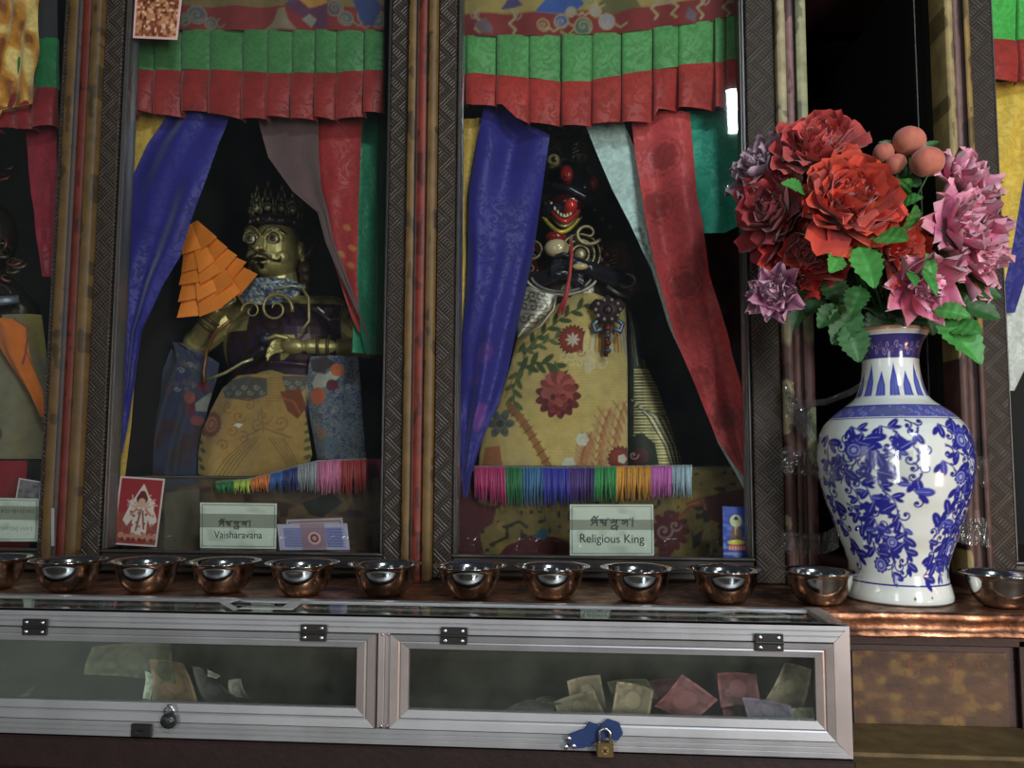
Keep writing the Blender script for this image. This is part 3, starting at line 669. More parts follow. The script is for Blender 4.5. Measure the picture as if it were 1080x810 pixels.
# ---- right window
cloth('yellow_drape', [(84, 1040, 1100), (190, 1040, 1081), (250, 1040, 1070), (300, 1040, 1060), (330, 1040, 1052)], 0.070, lin(250, 206, 84), 'yellow drape at the right edge of the photo beside the carved frame', folds=1.5, amp=0.010)
cloth('blue_drape', [(150, 1070, 1120), (190, 1072, 1110), (250, 1064, 1100), (300, 1054, 1080), (330, 1048, 1070)], 0.086, lin(50, 46, 150), 'narrow blue drape edge between yellow and white at the right edge of the photo', folds=1, amp=0.004)
cloth('white_drape', [(200, 1070, 1120), (262, 1058, 1120), (330, 1050, 1100), (380, 1050, 1086), (412, 1050, 1070)], 0.098, lin(240, 242, 240), 'white drape at the right edge of the photo below the yellow one', folds=1.5, amp=0.008)

# ---- pleated valances
def valance(label, edges, gtop, gbot, rbot, Y0, hx0, hx1, htop, header, seed=1, gcol=lin(84, 150, 84), rcol=lin(182, 50, 44)):
    """edges: pleat edges; the three tables give the upper green edge, the seam and the hem along the width"""
    zc = at((edges[0] + edges[-1]) / 2, 60, Y0)
    r = thing('pleated_valance', label, 'valance', zc - np.array((0, 0, 0.12)), 'pleated valances above the statues')
    T = lambda tab, x: np.interp(x, [p[0] for p in tab], [p[1] for p in tab])
    rs = random.Random(seed)
    def band(name, topf, botf, flare, col, nv, jit, zig):
        us, dep, shade, pid = [], [], [], []
        for i in range(len(edges) - 1):
            a, b = edges[i], edges[i + 1]; n = 14
            j = rs.uniform(-1, 1); sl = rs.uniform(-0.006, 0.006)
            for k in range(n):
                t = k / (n - 1); us.append(a + (b - a) * (t ** 0.92)); dep.append(-0.006 + (0.007 + sl) * t - 0.0035 * math.sin(math.pi * t) ** 0.5 + 0.0015 * j); pid.append(i)
            us.append(b + 0.2); dep.append(0.006); pid.append(i)
            us.append(b + 0.1); dep.append(0.007); pid.append(i)
        us = np.array(us); dep = np.array(dep); pid = np.array(pid)
        vs = np.linspace(0, 1, nv); U, V = np.meshgrid(us, vs); D = np.meshgrid(dep, vs)[0]
        jj = np.array([rs.uniform(-jit, jit) for _ in edges]); ta = topf(U); bo = botf(U) + jj[pid][None, :] * 1.0
        PYy = ta + (bo - ta) * V
        P = at(U, PYy, Y0)
        crease = 0.004 * np.abs(V - 0.45) if name == 'green_band' else -0.004 * np.sin(V * 3.1)
        P[..., 1] += D * (0.55 + flare * V) + crease
        k = Ink(U, PYy, col); k.soft = 0.6
        if zig:
            ang = np.where((pid % 3 == 0), 1.0, -1.0); A = np.tile(ang, (nv, 1)).ravel()
            s = np.abs(np.mod(k.x * A + k.y + 6 * np.floor(k.y / 14), 7) - 3.5); k.put(np.clip(1.0 - s, 0, 1), col * 1.45, 0.5)
        else:
            n_ = noise1(k.x * 0.11, k.y * 0.11, seed + 5); k.put(np.clip((n_ - 0.62) * 6, 0, 1), col * 0.6, 0.4)
        mk(name, P.reshape(-1, 3), gridfaces(len(us), nv)[:, ::-1], MAT['satin'], r, k.c)
    band('green_band', lambda x: T(gtop, x), lambda x: T(gbot, x), 0.3, gcol, 26, 0.8, True)
    band('red_band', lambda x: T(gbot, x) - 0.8, lambda x: T(rbot, x), 0.9, rcol, 26, 1.8, False)
    nu, nv = 240, 60; us = np.linspace(hx0, hx1, nu); vs = np.linspace(0, 1, nv); U, V = np.meshgrid(us, vs); PYy = htop + (T(gtop, U) + 1.5 - htop) * V
    P = at(U, PYy, Y0); P[..., 1] += -0.001 + 0.004 * np.sin(U * 0.12) * V
    k = Ink(U, PYy, lin(130, 34, 34)); k.soft = 0.7; header(k, T(gtop, k.x))
    mk('brocade_band', P.reshape(-1, 3), gridfaces(nu, nv)[:, ::-1], MAT['brocade_cloth'], r, k.c)
    return r
MAT['brocade_cloth'] = painted('brocade_band_cloth', 0.55, 0.1, 700, 0.2, 0.2, bump=0.4, sc=50)
def cloudcurl(k, x, y, r, col, out, d=1):
    k.disc(x, y, r, col); k.ring(x, y, r, 1.6, out); k.curl(x, y, r * 0.75, 1.4, 1.4, out, 0.5, d)
    k.line([(x + d * r, y + 2), (x + d * r * 1.8, y + r * 0.9), (x + d * r * 2.6, y + r * 0.4)], 1.8, out)
def hdr2(k, g):
    ylo, mar, gry, blu, gd = lin(160, 138, 78), lin(132, 30, 40), lin(150, 145, 150), lin(54, 84, 160), lin(170, 150, 110)
    k.put(np.clip((g - 23 - k.y), 0, 1), ylo)
    k.poly([(564, 14), (575, 0), (600, -6), (618, 4), (606, 13)], blu); k.poly([(626, 10), (640, -6), (668, -4), (676, 8), (650, 14)], lin(96, 92, 50)); k.poly([(528, 10), (540, -8), (552, 6)], lin(70, 60, 110))
    for x, y, r, c, d in ((592, 22, 7, blu, 1), (615, 29, 9, lin(70, 100, 92), -1), (602, 13, 5, gry, 1), (573, 27, 6, mar, 1), (640, 22, 8, lin(140, 136, 165), 1), (628, 12, 6, gry, -1), (622, 2, 6, lin(120, 130, 60), 1)):
        cloudcurl(k, x, y, r, c, gd, d)
    for x, d in ((540, 1), (690, 1), (712, -1), (765, 1), (505, -1), (738, 1)):
        yy = 22 if x < 600 else 6
        k.line([(x, yy - 12), (x + 4 * d, yy - 4), (x - 3 * d, yy + 2), (x + 4 * d, yy + 9), (x + 1, yy + 13)], 2.4, gd); k.curl(x + 5 * d, yy - 6, 5, 1.2, 1.5, lin(160, 140, 130))
    k.poly([(520, 30), (512, 20), (500, 26), (508, 36), (520, 36)], lin(110, 90, 100)); k.poly([(735, 14), (726, 8), (722, 20), (733, 24)], lin(110, 90, 100))
valance('wide pleated valance with green over red band hanging above the black headed statue', [484, 492, 524, 558.5, 592.6, 624.6, 656, 689, 715.5, 754, 766, 790],
        [(484, 38), (593, 37), (658, 34), (719, 26), (754, 20), (790, 13)], [(484, 78), (495, 78), (590, 87), (625, 86), (658, 80), (717, 70), (754, 66), (790, 62)],
        [(484, 108), (500, 112), (530, 112), (545, 126), (558, 131), (595, 134), (631, 134), (660, 130), (688, 129), (694, 117), (720, 116), (757, 116), (790, 112)], 0.052, 482, 792, -60, hdr2, 3)
def hdr1(k, g):
    mar, gd, gr = lin(132, 36, 32), lin(134, 116, 94), lin(80, 84, 96)
    k.put(np.clip((g - 24 - k.y), 0, 1), lin(120, 98, 60))
    for x, y, r, c, d in ((208, 16, 9, gr, 1), (196, 22, 6, lin(60, 70, 70), -1), (222, 24, 6, gr, 1), (354, 10, 8, lin(90, 70, 90), -1), (365, 20, 7, gr, 1), (385, 16, 8, lin(56, 66, 110), 1), (400, 22, 8, gr, -1), (150, 18, 8, lin(70, 80, 90), 1), (176, 22, 7, gr, 1)):
        cloudcurl(k, x, y, r, c, gd, d)
    k.poly([(278, 31), (288, 24), (294, 10), (301, 9), (305, 22), (314, 32)], gd); k.poly([(300, 6), (310, 0), (346, 0), (346, 30), (336, 31), (322, 20)], lin(92, 42, 74))
    k.poly([(318, 20), (326, 14), (334, 20), (328, 28)], lin(140, 130, 120)); k.poly([(316, 0), (340, -20), (346, 4), (326, 8)], lin(180, 128, 60)); k.poly([(296, -5), (314, -12), (308, 4)], lin(40, 62, 120))
    k.poly([(372, 0), (390, -10), (404, 8), (394, 28), (382, 24)], lin(46, 60, 112))
valance('pleated valance with green over red band hanging above the gilded statue', [130, 146, 164, 193.5, 222, 257, 283, 309, 333.5, 355.5, 385, 405],
        [(130, 31), (300, 32), (405, 32)], [(130, 75), (222, 75), (257, 77), (286, 79), (333, 78), (355, 77), (405, 75)],
        [(130, 121), (160, 121), (222, 121), (257, 127), (300, 127), (333, 126), (352, 129), (384, 123), (405, 122)], 0.056, 128, 406, -60, hdr1, 5, lin(66, 122, 68), lin(150, 38, 36))
valance('dark pleated valance of green over red seen behind the gold cloth at the left edge', [-60, -30, 0, 20, 38, 60], [(-60, 40), (60, 40)], [(-60, 94), (60, 94)], [(-60, 139), (30, 138), (60, 134)], 0.060, -60, 60, -60,
        lambda k, g: k.put(np.ones(len(k.x)), lin(40, 36, 40)), 7, lin(30, 110, 62), lin(140, 30, 36))
valance('bright pleated valance of green over red above the yellow drape at the right edge', [1040, 1072, 1100, 1130], [(1040, -30), (1130, -30)], [(1040, 43), (1070, 44), (1130, 40)], [(1040, 88), (1060, 90), (1130, 86)], 0.055, 1040, 1130, -80,
        lambda k, g: k.put(np.ones(len(k.x)), lin(130, 34, 34)), 9, lin(80, 196, 84))

# ================================================================ CARDS
def card(name, quad, Y, paint, label, cat, thick=0.0008, n=(120, 80), mat='print', group=None, lean=0.0, yoff=None):
    """flat card, corners tl tr br bl given in the upright plane at Y"""
    tl, tr, br, bl_ = [np.array(q, float) for q in quad]
    U, V = np.meshgrid(np.linspace(0, 1, n[0]), np.linspace(0, 1, n[1])); u, v = U[..., None], V[..., None]
    PX = (tl * (1 - u) + tr * u) * (1 - v) + (bl_ * (1 - u) + br * u) * v
    P = at(PX[..., 0], PX[..., 1], Y); P[..., 1] += lean * (1 - V)
    w = np.hypot(*(tr - tl)); h = np.hypot(*(bl_ - tl))
    k = Ink(U * w, V * h, (0.8, 0.8, 0.8)); k.soft = 0.4; k.w, k.h = w, h; paint(k)
    f = gridfaces(*n)[:, ::-1]; fr = P.reshape(-1, 3); bk = fr + (0, thick, 0); N = len(fr); h_, w_ = n[1], n[0]
    idx = [i for i in range(w_)] + [j * w_ + w_ - 1 for j in range(1, h_)] + [(h_ - 1) * w_ + i for i in range(w_ - 2, -1, -1)] + [j * w_ for j in range(h_ - 2, 0, -1)]
    side = np.array([(a, a + N, b + N, b) for a, b in zip(idx, idx[1:] + idx[:1])])
    o = mk(name, np.r_[fr, bk], np.r_[f, f[:, ::-1] + N, side], MAT[mat], None, np.r_[k.c, np.tile(np.array((0.5, 0.5, 0.48)), (N, 1))], smooth=False)
    return tag(o, label, cat, group)
def frame_lines(k, col, m=1.8, w=0.8):
    k.line([(m, m), (k.w - m, m), (k.w - m, k.h - m), (m, k.h - m), (m, m)], w, col)
INK = lin(22, 24, 26)
TIB = [  # strokes of the upper line, unit box per letter
    [[(0, 2.2), (8.5, 2.2)], [(2, 2.2), (1, 4), (2.5, 5.5), (4.5, 4), (4, 2.4)], [(2.5, 5.5), (0.5, 8)], [(6.5, 2.2), (6.5, 8.5)], [(4.5, 5), (6.5, 5.2)], [(1.5, 1), (3.5, -1.2), (5.5, 0.8), (7.6, -1.4)], [(3.5, -1.2), (4.5, 0.2)]],
    [[(9.5, 2.2), (17, 2.2)], [(10.5, 2.2), (10.5, 4.8), (12.5, 5.6), (13.5, 4.4)], [(12.2, 2.4), (12.6, 5.6)], [(16, 2.2), (15.5, 8.5)], [(13, 8), (16, 4.5)]],
    [[(18, 1.0), (18.8, 2.0)], [(20.5, 2.2), (30, 2.2)], [(24, 2.2), (24.2, 4.4), (22, 5.4), (21.5, 4.2)], [(24.2, 4.4), (27, 4.6), (27.2, 2.4)], [(27.2, 4.6), (26, 8.2), (22.5, 8.6), (21.4, 11.2), (24, 12.4), (27.5, 10.5), (27.2, 13)], [(26, 8.2), (28.6, 9.4)]],
    [[(31.5, 2.2), (39.5, 2.2)], [(33, 4.4), (34.5, 3), (36, 4.6), (35, 6.8), (33, 6)], [(38.2, 2.2), (38.2, 8.8)], [(36, 4.6), (38.2, 4.4)]],
    [[(41, 1.0), (41.8, 2.0)], [(44, 0.4), (43.8, 9.2)]]]
def tibetan(k, ox, oy, sc, w):
    for ch in TIB:
        for st in ch: k.line([(ox + p[0] * sc, oy + p[1] * sc) for p in st], w, INK, 0.9)
def namecard(band):
    def f(k):
        k.c[:] = lin(206, 212, 200); n = noise1(k.x * 0.09, k.y * 0.13, 31); k.put(np.clip((n - 0.6) * 4, 0, 1), lin(176, 180, 166), 0.7)
        k.put(((k.y > k.h * band[0]) & (k.y < k.h * band[1])).astype(float), lin(132, 134, 120), 0.9)
        frame_lines(k, lin(60, 62, 58), 2.2, 0.6)
    return f
def lettering(parent, body, px, py, Y, hpx, wpx, mat):
    """raised ink lettering on its card, face turned to the front"""
    cu = bpy.data.curves.new('lettering', 'FONT'); cu.body = body; cu.size = 1.0; cu.align_x = 'CENTER'
    o = bpy.data.objects.new('tmp_text', cu); COL.objects.link(o); bpy.context.view_layer.update()
    me = bpy.data.meshes.new_from_object(o.evaluated_get(bpy.context.evaluated_depsgraph_get())); bpy.data.objects.remove(o)
    V = np.array([v.co[:] for v in me.vertices]); Fs = [tuple(p.vertices) for p in me.polygons]
    lo, hi = V.min(0), V.max(0); u = unit(Y); c = at(px, py, Y)
    W_ = V.copy(); W_[:, 0] = c[0] + (V[:, 0] - (lo[0] + hi[0]) / 2) / (hi[0] - lo[0]) * wpx * u
    W_[:, 2] = c[2] + (V[:, 1] - (lo[1] + hi[1]) / 2) / (hi[1] - lo[1]) * hpx * u; W_[:, 1] = Y
    ob = mk('lettering', W_, Fs, mat, parent, None, smooth=False); return ob
MAT['ink'] = simple('black_ink', (0.012, 0.013, 0.014), 0.6, 0, 0.2, 100, 0)
YC = 0.024
nc = card('name_card', [(601, 532), (689, 532), (690, 586), (601, 586)], YC, lambda k: (namecard((0.30, 0.50))(k), tibetan(k, 22, 14, 1.0, 1.5)), 'white name card reading Religious King with a line of Tibetan script', 'name card', n=(200, 130))
lettering(nc, 'Religious King', 645.5, 569.5, YC - 0.0006, 11.5, 66, MAT['ink'])
def vcard(k):
    namecard((0.24, 0.55))(k)
    rs = random.Random(5)
    tibetan(k, 20, 18, 0.75, 1.3)
nc = card('name_card', [(211, 530), (292, 531), (291, 579), (211, 578)], YC, vcard, 'pale name card reading Vaisharavana with a grey stripe', 'name card', n=(180, 110))
lettering(nc, 'Vaisharavana', 251, 564, YC - 0.0006, 7.5, 53, MAT['ink'])
def lcard(k):
    namecard((0.18, 0.50))(k)
    for y, a in ((14, 0.9), (33, 0.7)):
        x = 6
        rs = random.Random(int(y))
        while x < k.w - 5:
            h_ = rs.uniform(2, 5); k.line([(x, y - h_ / 2), (x + rs.uniform(-1, 1), y + h_ / 2)], 1.2, INK, a * 0.7); x += rs.uniform(1.8, 3.6)
nc = card('name_card', [(-48, 524), (41, 526), (40, 571), (-48, 571)], YC, lcard, 'grey name card at the left edge of the photo with blurred print', 'name card')
def redpic(k):
    k.c[:] = lin(150, 36, 46); wh, pk = lin(214, 196, 190), lin(186, 110, 96)
    k.put(noise1(k.x * 0.5, k.y * 0.5, 3) * (k.y > 38), lin(150, 90, 70), 0.8)
    k.poly([(8, 46), (13, 32), (12, 26), (18, 22), (22, 14), (26, 7), (30, 14), (34, 21), (40, 26), (39, 34), (44, 46), (38, 52), (34, 44), (34, 60), (28, 66), (24, 66), (18, 60), (18, 44), (13, 52)], wh)
    for q in range(7):
        a = math.radians(200 + q * 23); k.line([(26 + 5 * math.cos(a), 34 + 4 * math.sin(a)), (26 + 13 * math.cos(a), 33 + 12 * math.sin(a)), (26 + 17 * math.cos(a + .15), 33 + 17 * math.sin(a + .15))], 1.6, lin(196, 150, 136))
    for q in range(16): k.disc(12 + (q * 7) % 29, 30 + (q * 11) % 34, 1.5, lin(150, 70, 70) if q % 2 else lin(170, 110, 100))
    k.ell(26, 22, 6, 8, 0, lin(96, 30, 40)); k.ell(26, 27, 4, 5, 0, lin(206, 160, 140)); k.line([(26, 34), (23, 56)], 2, lin(130, 70, 70)); k.line([(28, 36), (31, 54)], 2, lin(140, 70, 70)); k.line([(16, 40), (21, 34), (26, 36)], 2, pk); k.line([(37, 40), (31, 34)], 2, pk)
    k.line([(10, 44), (15, 30), (22, 16), (26, 8), (30, 16), (37, 30), (43, 44)], 1.4, lin(230, 200, 190))
    for x in range(8, 46, 6): k.disc(x, 62 + (x % 4), 3.4, lin(190, 130, 110)); k.disc(x + 2, 66, 2, lin(120, 40, 44))
    k.line([(0.5, 0.5), (k.w - .5, 0.5), (k.w - .5, k.h - .5), (.5, k.h - .5), (.5, .5)], 2.6, lin(216, 190, 190))
card('picture_card', [(127, 502), (174, 505), (165, 577), (118, 574)], YC, redpic, 'leaning dark red picture card with a white many armed figure', 'picture card', n=(110, 160))
def toppic(k):
    k.c[:] = lin(128, 70, 40); n = noise1(k.x * 0.25, k.y * 0.22, 8); k.put(np.clip((n - 0.45) * 4, 0, 1), lin(190, 130, 90)); n = noise1(k.x * 0.4, k.y * 0.4, 9); k.put(np.clip((n - 0.6) * 4, 0, 1), lin(226, 180, 150)); k.put(np.clip((0.3 - n) * 5, 0, 1), lin(70, 32, 22))
    k.line([(0.5, -5), (k.w * 0.99 - .5, -5), (k.w - .5, k.h - .5), (.5, k.h - .5), (.5, -5)], 3.6, lin(226, 180, 174))
card('picture_card', [(145, -40), (196, -40), (187, 42), (140, 40)], 0.0045, toppic, 'pink bordered orange brown picture at the top of the glass of the gilded statue', 'picture card', n=(110, 140))
def bluepic(k):
    k.c[:] = lin(34, 60, 170); k.put(np.clip(k.y / k.h, 0, 1) * np.clip(noise1(k.x * 0.14, k.y * 0.3, 4) * 2 - 0.8, 0, 1), lin(140, 170, 225), 0.9)
    k.disc(14, 15, 6.4, lin(230, 220, 130)); k.disc(14, 15, 4.8, lin(176, 214, 190)); k.ell(14, 15.5, 2.3, 3, 0, lin(222, 180, 140)); k.ell(14, 12.6, 2.5, 1.8, 0, lin(24, 24, 44)); k.disc(14, 10.8, 1.1, lin(24, 24, 44))
    k.poly([(8, 35), (8.5, 26), (11, 21), (17, 21), (19.5, 26), (21, 35), (14, 37)], lin(110, 74, 58)); k.poly([(12.2, 21), (15.5, 20), (15.5, 31), (13, 30)], lin(206, 166, 130)); k.line([(14.5, 24), (14.5, 32)], 1.4, lin(60, 34, 34)); k.ell(14, 34.5, 6.5, 2.2, 0, lin(90, 56, 44))
    k.ell(14, 38, 9, 2.8, 0, lin(222, 206, 70)); k.ell(14, 43.5, 9, 3.2, 0, lin(196, 80, 140)); k.line([(6, 41), (22, 41)], 1.2, lin(190, 60, 110))
    for x in range(7, 23, 3): k.ell(x, 44, 1.2, 2.2, 0, lin(240, 170, 120))
card('picture_card', [(762, 534), (790, 535), (791, 588), (763, 588)], YC, bluepic, 'small bright blue card with a seated haloed figure, in the right corner', 'picture card', n=(90, 160))
def violetnote(k):
    k.c[:] = lin(176, 168, 196); k.put(((k.x > 6) & (k.x < k.w - 6) & (k.y > 4) & (k.y < k.h - 3)).astype(float), lin(118, 118, 168), 0.9)
    k.put(((k.x > 24) & (k.x < 50)).astype(float), lin(150, 112, 120), 0.8); k.disc(38, 15, 6.5, lin(220, 170, 160)); k.disc(38, 15, 4.6, lin(110, 60, 80)); k.disc(38, 15, 2.2, lin(190, 150, 150))
    for y in range(6, 26, 3): k.line([(8, y), (24, y + 1)], 0.7, lin(150, 150, 190)); k.line([(52, y), (70, y)], 0.7, lin(90, 90, 150))
card('banknote', [(302, 548), (361, 546), (366, 579), (301, 579)], YC + 0.004, lambda k: (k.c.__setitem__(slice(None), lin(170, 150, 156)), frame_lines(k, lin(90, 60, 70), 3, 1)), 'folded pinkish banknote standing behind the violet one', 'banknote', mat='banknote')
card('banknote', [(292, 553), (366, 552), (369, 580), (295, 580)], YC, violetnote, 'violet banknote with a round emblem leaning inside the glass of the gilded statue', 'banknote', mat='banknote', n=(150, 70))
card('picture_card', [(20, 504), (44, 508), (42, 530), (16, 528)], YC + 0.006, lambda k: (k.c.__setitem__(slice(None), lin(128, 122, 130)), k.put(noise1(k.x * 0.3, k.y * 0.3, 2), lin(80, 50, 56), 0.8), frame_lines(k, lin(190, 186, 190), 0.6, 1.6)), 'small greyish picture card tilted behind the grey name card at the left edge', 'picture card')
card('paper_strip', [(54, 536), (57, 536), (57, 576), (54, 576)], -0.0215, lambda k: k.c.__setitem__(slice(None), lin(150, 146, 140)), 'narrow pale paper strip stuck at the foot of the left painted post', 'paper', n=(6, 20))
# ================================================================ STATUES
def Q(px, py, Y): return at(px, py, Y)
ZPL = {}      # height of the plinth top each statue rests on
REST = (float(at(260, 505, 0.115)[2]), float(at(637, 494, 0.115)[2]), float(at(-76, 486, 0.15)[2]))
def rot_y(deg):
    a = math.radians(deg); return np.array([[math.cos(a), 0, math.sin(a)], [0, 1, 0], [-math.sin(a), 0, math.cos(a)]])
def rot_z(deg):
    a = math.radians(deg); return np.array([[math.cos(a), -math.sin(a), 0], [math.sin(a), math.cos(a), 0], [0, 0, 1]])
def fuse(name, m, voxel, mat, parent, paint, smooth=3):
    """join overlapping shapes into one continuous surface"""
    me = bpy.data.meshes.new('tmp'); me.from_pydata([tuple(v) for v in np.concatenate(m.V)], [], m.F)
    o = bpy.data.objects.new('tmp', me); COL.objects.link(o)
    r = o.modifiers.new('r', 'REMESH'); r.mode = 'VOXEL'; r.voxel_size = voxel
    s_ = o.modifiers.new('s', 'SMOOTH'); s_.iterations = smooth; s_.factor = 0.5
    bpy.context.view_layer.update()
    e = bpy.data.meshes.new_from_object(o.evaluated_get(bpy.context.evaluated_depsgraph_get()))
    V = np.zeros(len(e.vertices) * 3); e.vertices.foreach_get('co', V); V = V.reshape(-1, 3)
    Fs = [tuple(p.vertices) for p in e.polygons]
    bpy.data.objects.remove(o); c_ = paint(V); V[:, 2] = np.maximum(V[:, 2], ZPL[parent.name] + 0.0035)
    return mk(name, V, Fs, mat, parent, c_)
def fingers(m, base, dirv, side, n, L, r, curl, bend):
    """n separate fingers from base points, each three short tapered bones bending towards 'bend'"""
    base = np.asarray(base, float); d = np.asarray(dirv, float); d = d / np.linalg.norm(d); sd = np.asarray(side, float); b = np.asarray(bend, float); b = b / np.linalg.norm(b)
    for i in range(n):
        f = (i - (n - 1) / 2); ln = L * (1.0, 1.08, 1.0, 0.8)[i % 4]; p = base + sd * f; q = d.copy()
        for k in range(3):
            a = curl * (k + 0.35); v = d * math.cos(a) + b * math.sin(a); p2 = p + v * ln * (0.42, 0.32, 0.26)[k]
            m.capsule(p, r * (1 - 0.12 * k), p2, r * (1 - 0.12 * (k + 1)), 10); p = p2

# ---------------- gilded statue with moustache
YS = 0.24; u = unit(YS)
s1 = thing('deity_statue', 'seated gilded statue with bulging eyes and moustache, wrapped in yellow and blue brocade', 'statue', Q(285, 505, YS) * (1, 1, 0) + (0, 0, REST[0] + 0.003), None); ZPL[s1.name] = REST[0]
m = MB()
hc = Q(292, 263, YS); H = lambda dx, dy, dz=0: hc + np.array((dx * 0.88 * u, -dz * u, -dy * u))   # dx right, dy down, dz towards the front
rz = rot_z(-6)
m.ball(hc, (25.5 * u, 29 * u, 36 * u), 32, 24); m.ball(H(-1, 16, 4), (23.5 * u, 24 * u, 20 * u), 28, 18)            # skull, jaw
m.ball(H(-6, 27, 16), (9 * u, 8 * u, 6 * u), 16, 12)                                                     # chin
m.ball(H(-22, 12, 14), (9 * u, 9 * u, 9 * u), 16, 12); m.ball(H(12, 13, 17), (10 * u, 9 * u, 10 * u), 16, 12)     # cheeks
m.capsule(H(-7, -8, 26), 3.4 * u, H(-9, 6, 33), 4.6 * u); m.ball(H(-9, 7, 33), (7.0 * u, 5 * u, 4 * u), 16, 12); m.ball(H(-9, 8, 36), (4 * u, 4 * u, 3.4 * u), 12, 10)   # nose
for x, y in ((-22, -5), (7, -5)):
    m.ball(H(x, y, 23), (7.5 * u, 7 * u, 7.2 * u), 20, 14)                                                 # bulging eyes
    m.tube([H(x + 9.0 * math.cos(a), y - 8.0 * math.sin(a), 24 + 3 * math.sin(a)) for a in np.linspace(-0.2, 3.4, 14)], 1.7 * u, 8)  # upper lid
for sgn, x in ((1, 7), (-1, -22)):
    m.tube([H(x - sgn * 13, -8, 30), H(x - sgn * 7, -14, 30), H(x, -17, 28), H(x + sgn * 7, -16, 25), H(x + sgn * 12, -12, 20)], (1.6 * u, 2.4 * u, 2.4 * u, 2.0 * u, 1 * u), 8)   # brows
m.tube([H(-20, 15, 27), H(-13, 16.5, 31), H(-8, 15.5, 32), H(-2, 16.5, 31), H(5, 16, 28)], (1.2 * u, 2 * u, 2 * u, 2 * u, 1.2 * u), 8)   # upper lip
m.tube([H(-15, 21, 28), H(-8, 22, 30), H(0, 20.5, 28)], 1.9 * u, 8)
m.tube([H(-10, 13, 34), H(-16, 15, 32), H(-22, 15, 28), H(-27, 18, 22), H(-29, 15, 18)], (1 * u, 1.6 * u, 1.4 * u, 1.1 * u, .5 * u), 8)
m.tube([H(-7, 13, 34), H(1, 14.5, 33), H(8, 19, 30), H(14, 19, 26), H(16, 15, 23)], (1 * u, 1.7 * u, 1.5 * u, 1.2 * u, .5 * u), 8)  # moustache
for sgn in (-1, 1):
    m.ball(H(sgn * 32 - 1, 2, -2), (4 * u, 6 * u, 11 * u), 14, 12); m.capsule(H(sgn * 33, 8, -2), 3.5 * u, H(sgn * 34, 30, -2), 3.0 * u)  # ears with long lobes
m.capsule(H(2, 25, -4), 19 * u, H(4, 48, -6), 22 * u)                                                        # neck
B = lambda px, py, dz=0: Q(px, py, YS) + np.array((0, -dz * u, 0))
m.ball(B(296, 365, -8), (66 * u, 42 * u, 52 * u), 28, 18); m.ball(B(296, 420, -5), (62 * u, 44 * u, 60 * u), 28, 18)            # trunk
m.capsule(B(245, 330, -10), 22 * u, B(345, 330, -14), 22 * u)                                                   # shoulders
m.capsule(B(236, 336, -6), 19 * u, B(212, 364, 10), 15 * u); m.capsule(B(212, 364, 10), 13 * u, B(243, 334, 38), 8.5 * u)    # arm raised to hold the fan
m.ball(B(252, 323, 40), (11 * u, 8 * u, 12 * u), 18, 12, rot=rot_y(30))
fingers(m, B(258, 318, 42), (0.45, -0.1, 0.9), np.array((4.2 * u, 0, -4.4 * u)), 4, 19 * u, 2.4 * u, 0.85, (-0.6, -0.6, 0.3))
m.capsule(B(249, 316, 46), 2.9 * u, B(252, 306, 52), 2.4 * u, 10); m.capsule(B(252, 306, 52), 2.4 * u, B(258, 302, 53), 2.0 * u, 10)
m.capsule(B(356, 338, -10), 19 * u, B(386, 366, 2), 14 * u); m.capsule(B(384, 368, 6), 11 * u, B(338, 370, 36), 8 * u)       # other arm across the lap
m.ball(B(322, 370, 40), (14 * u, 8 * u, 8.5 * u), 18, 12, rot=rot_y(5))
fingers(m, B(311, 369, 42), (-1, -0.1, -0.05), np.array((0, 0, 4.3 * u)), 4, 19 * u, 2.4 * u, 0.5, (0.2, -0.3, -1.0))
m.capsule(B(318, 363, 46), 2.9 * u, B(308, 361, 50), 2.4 * u, 10); m.capsule(B(308, 361, 50), 2.4 * u, B(301, 364, 51), 2.0 * u, 10)
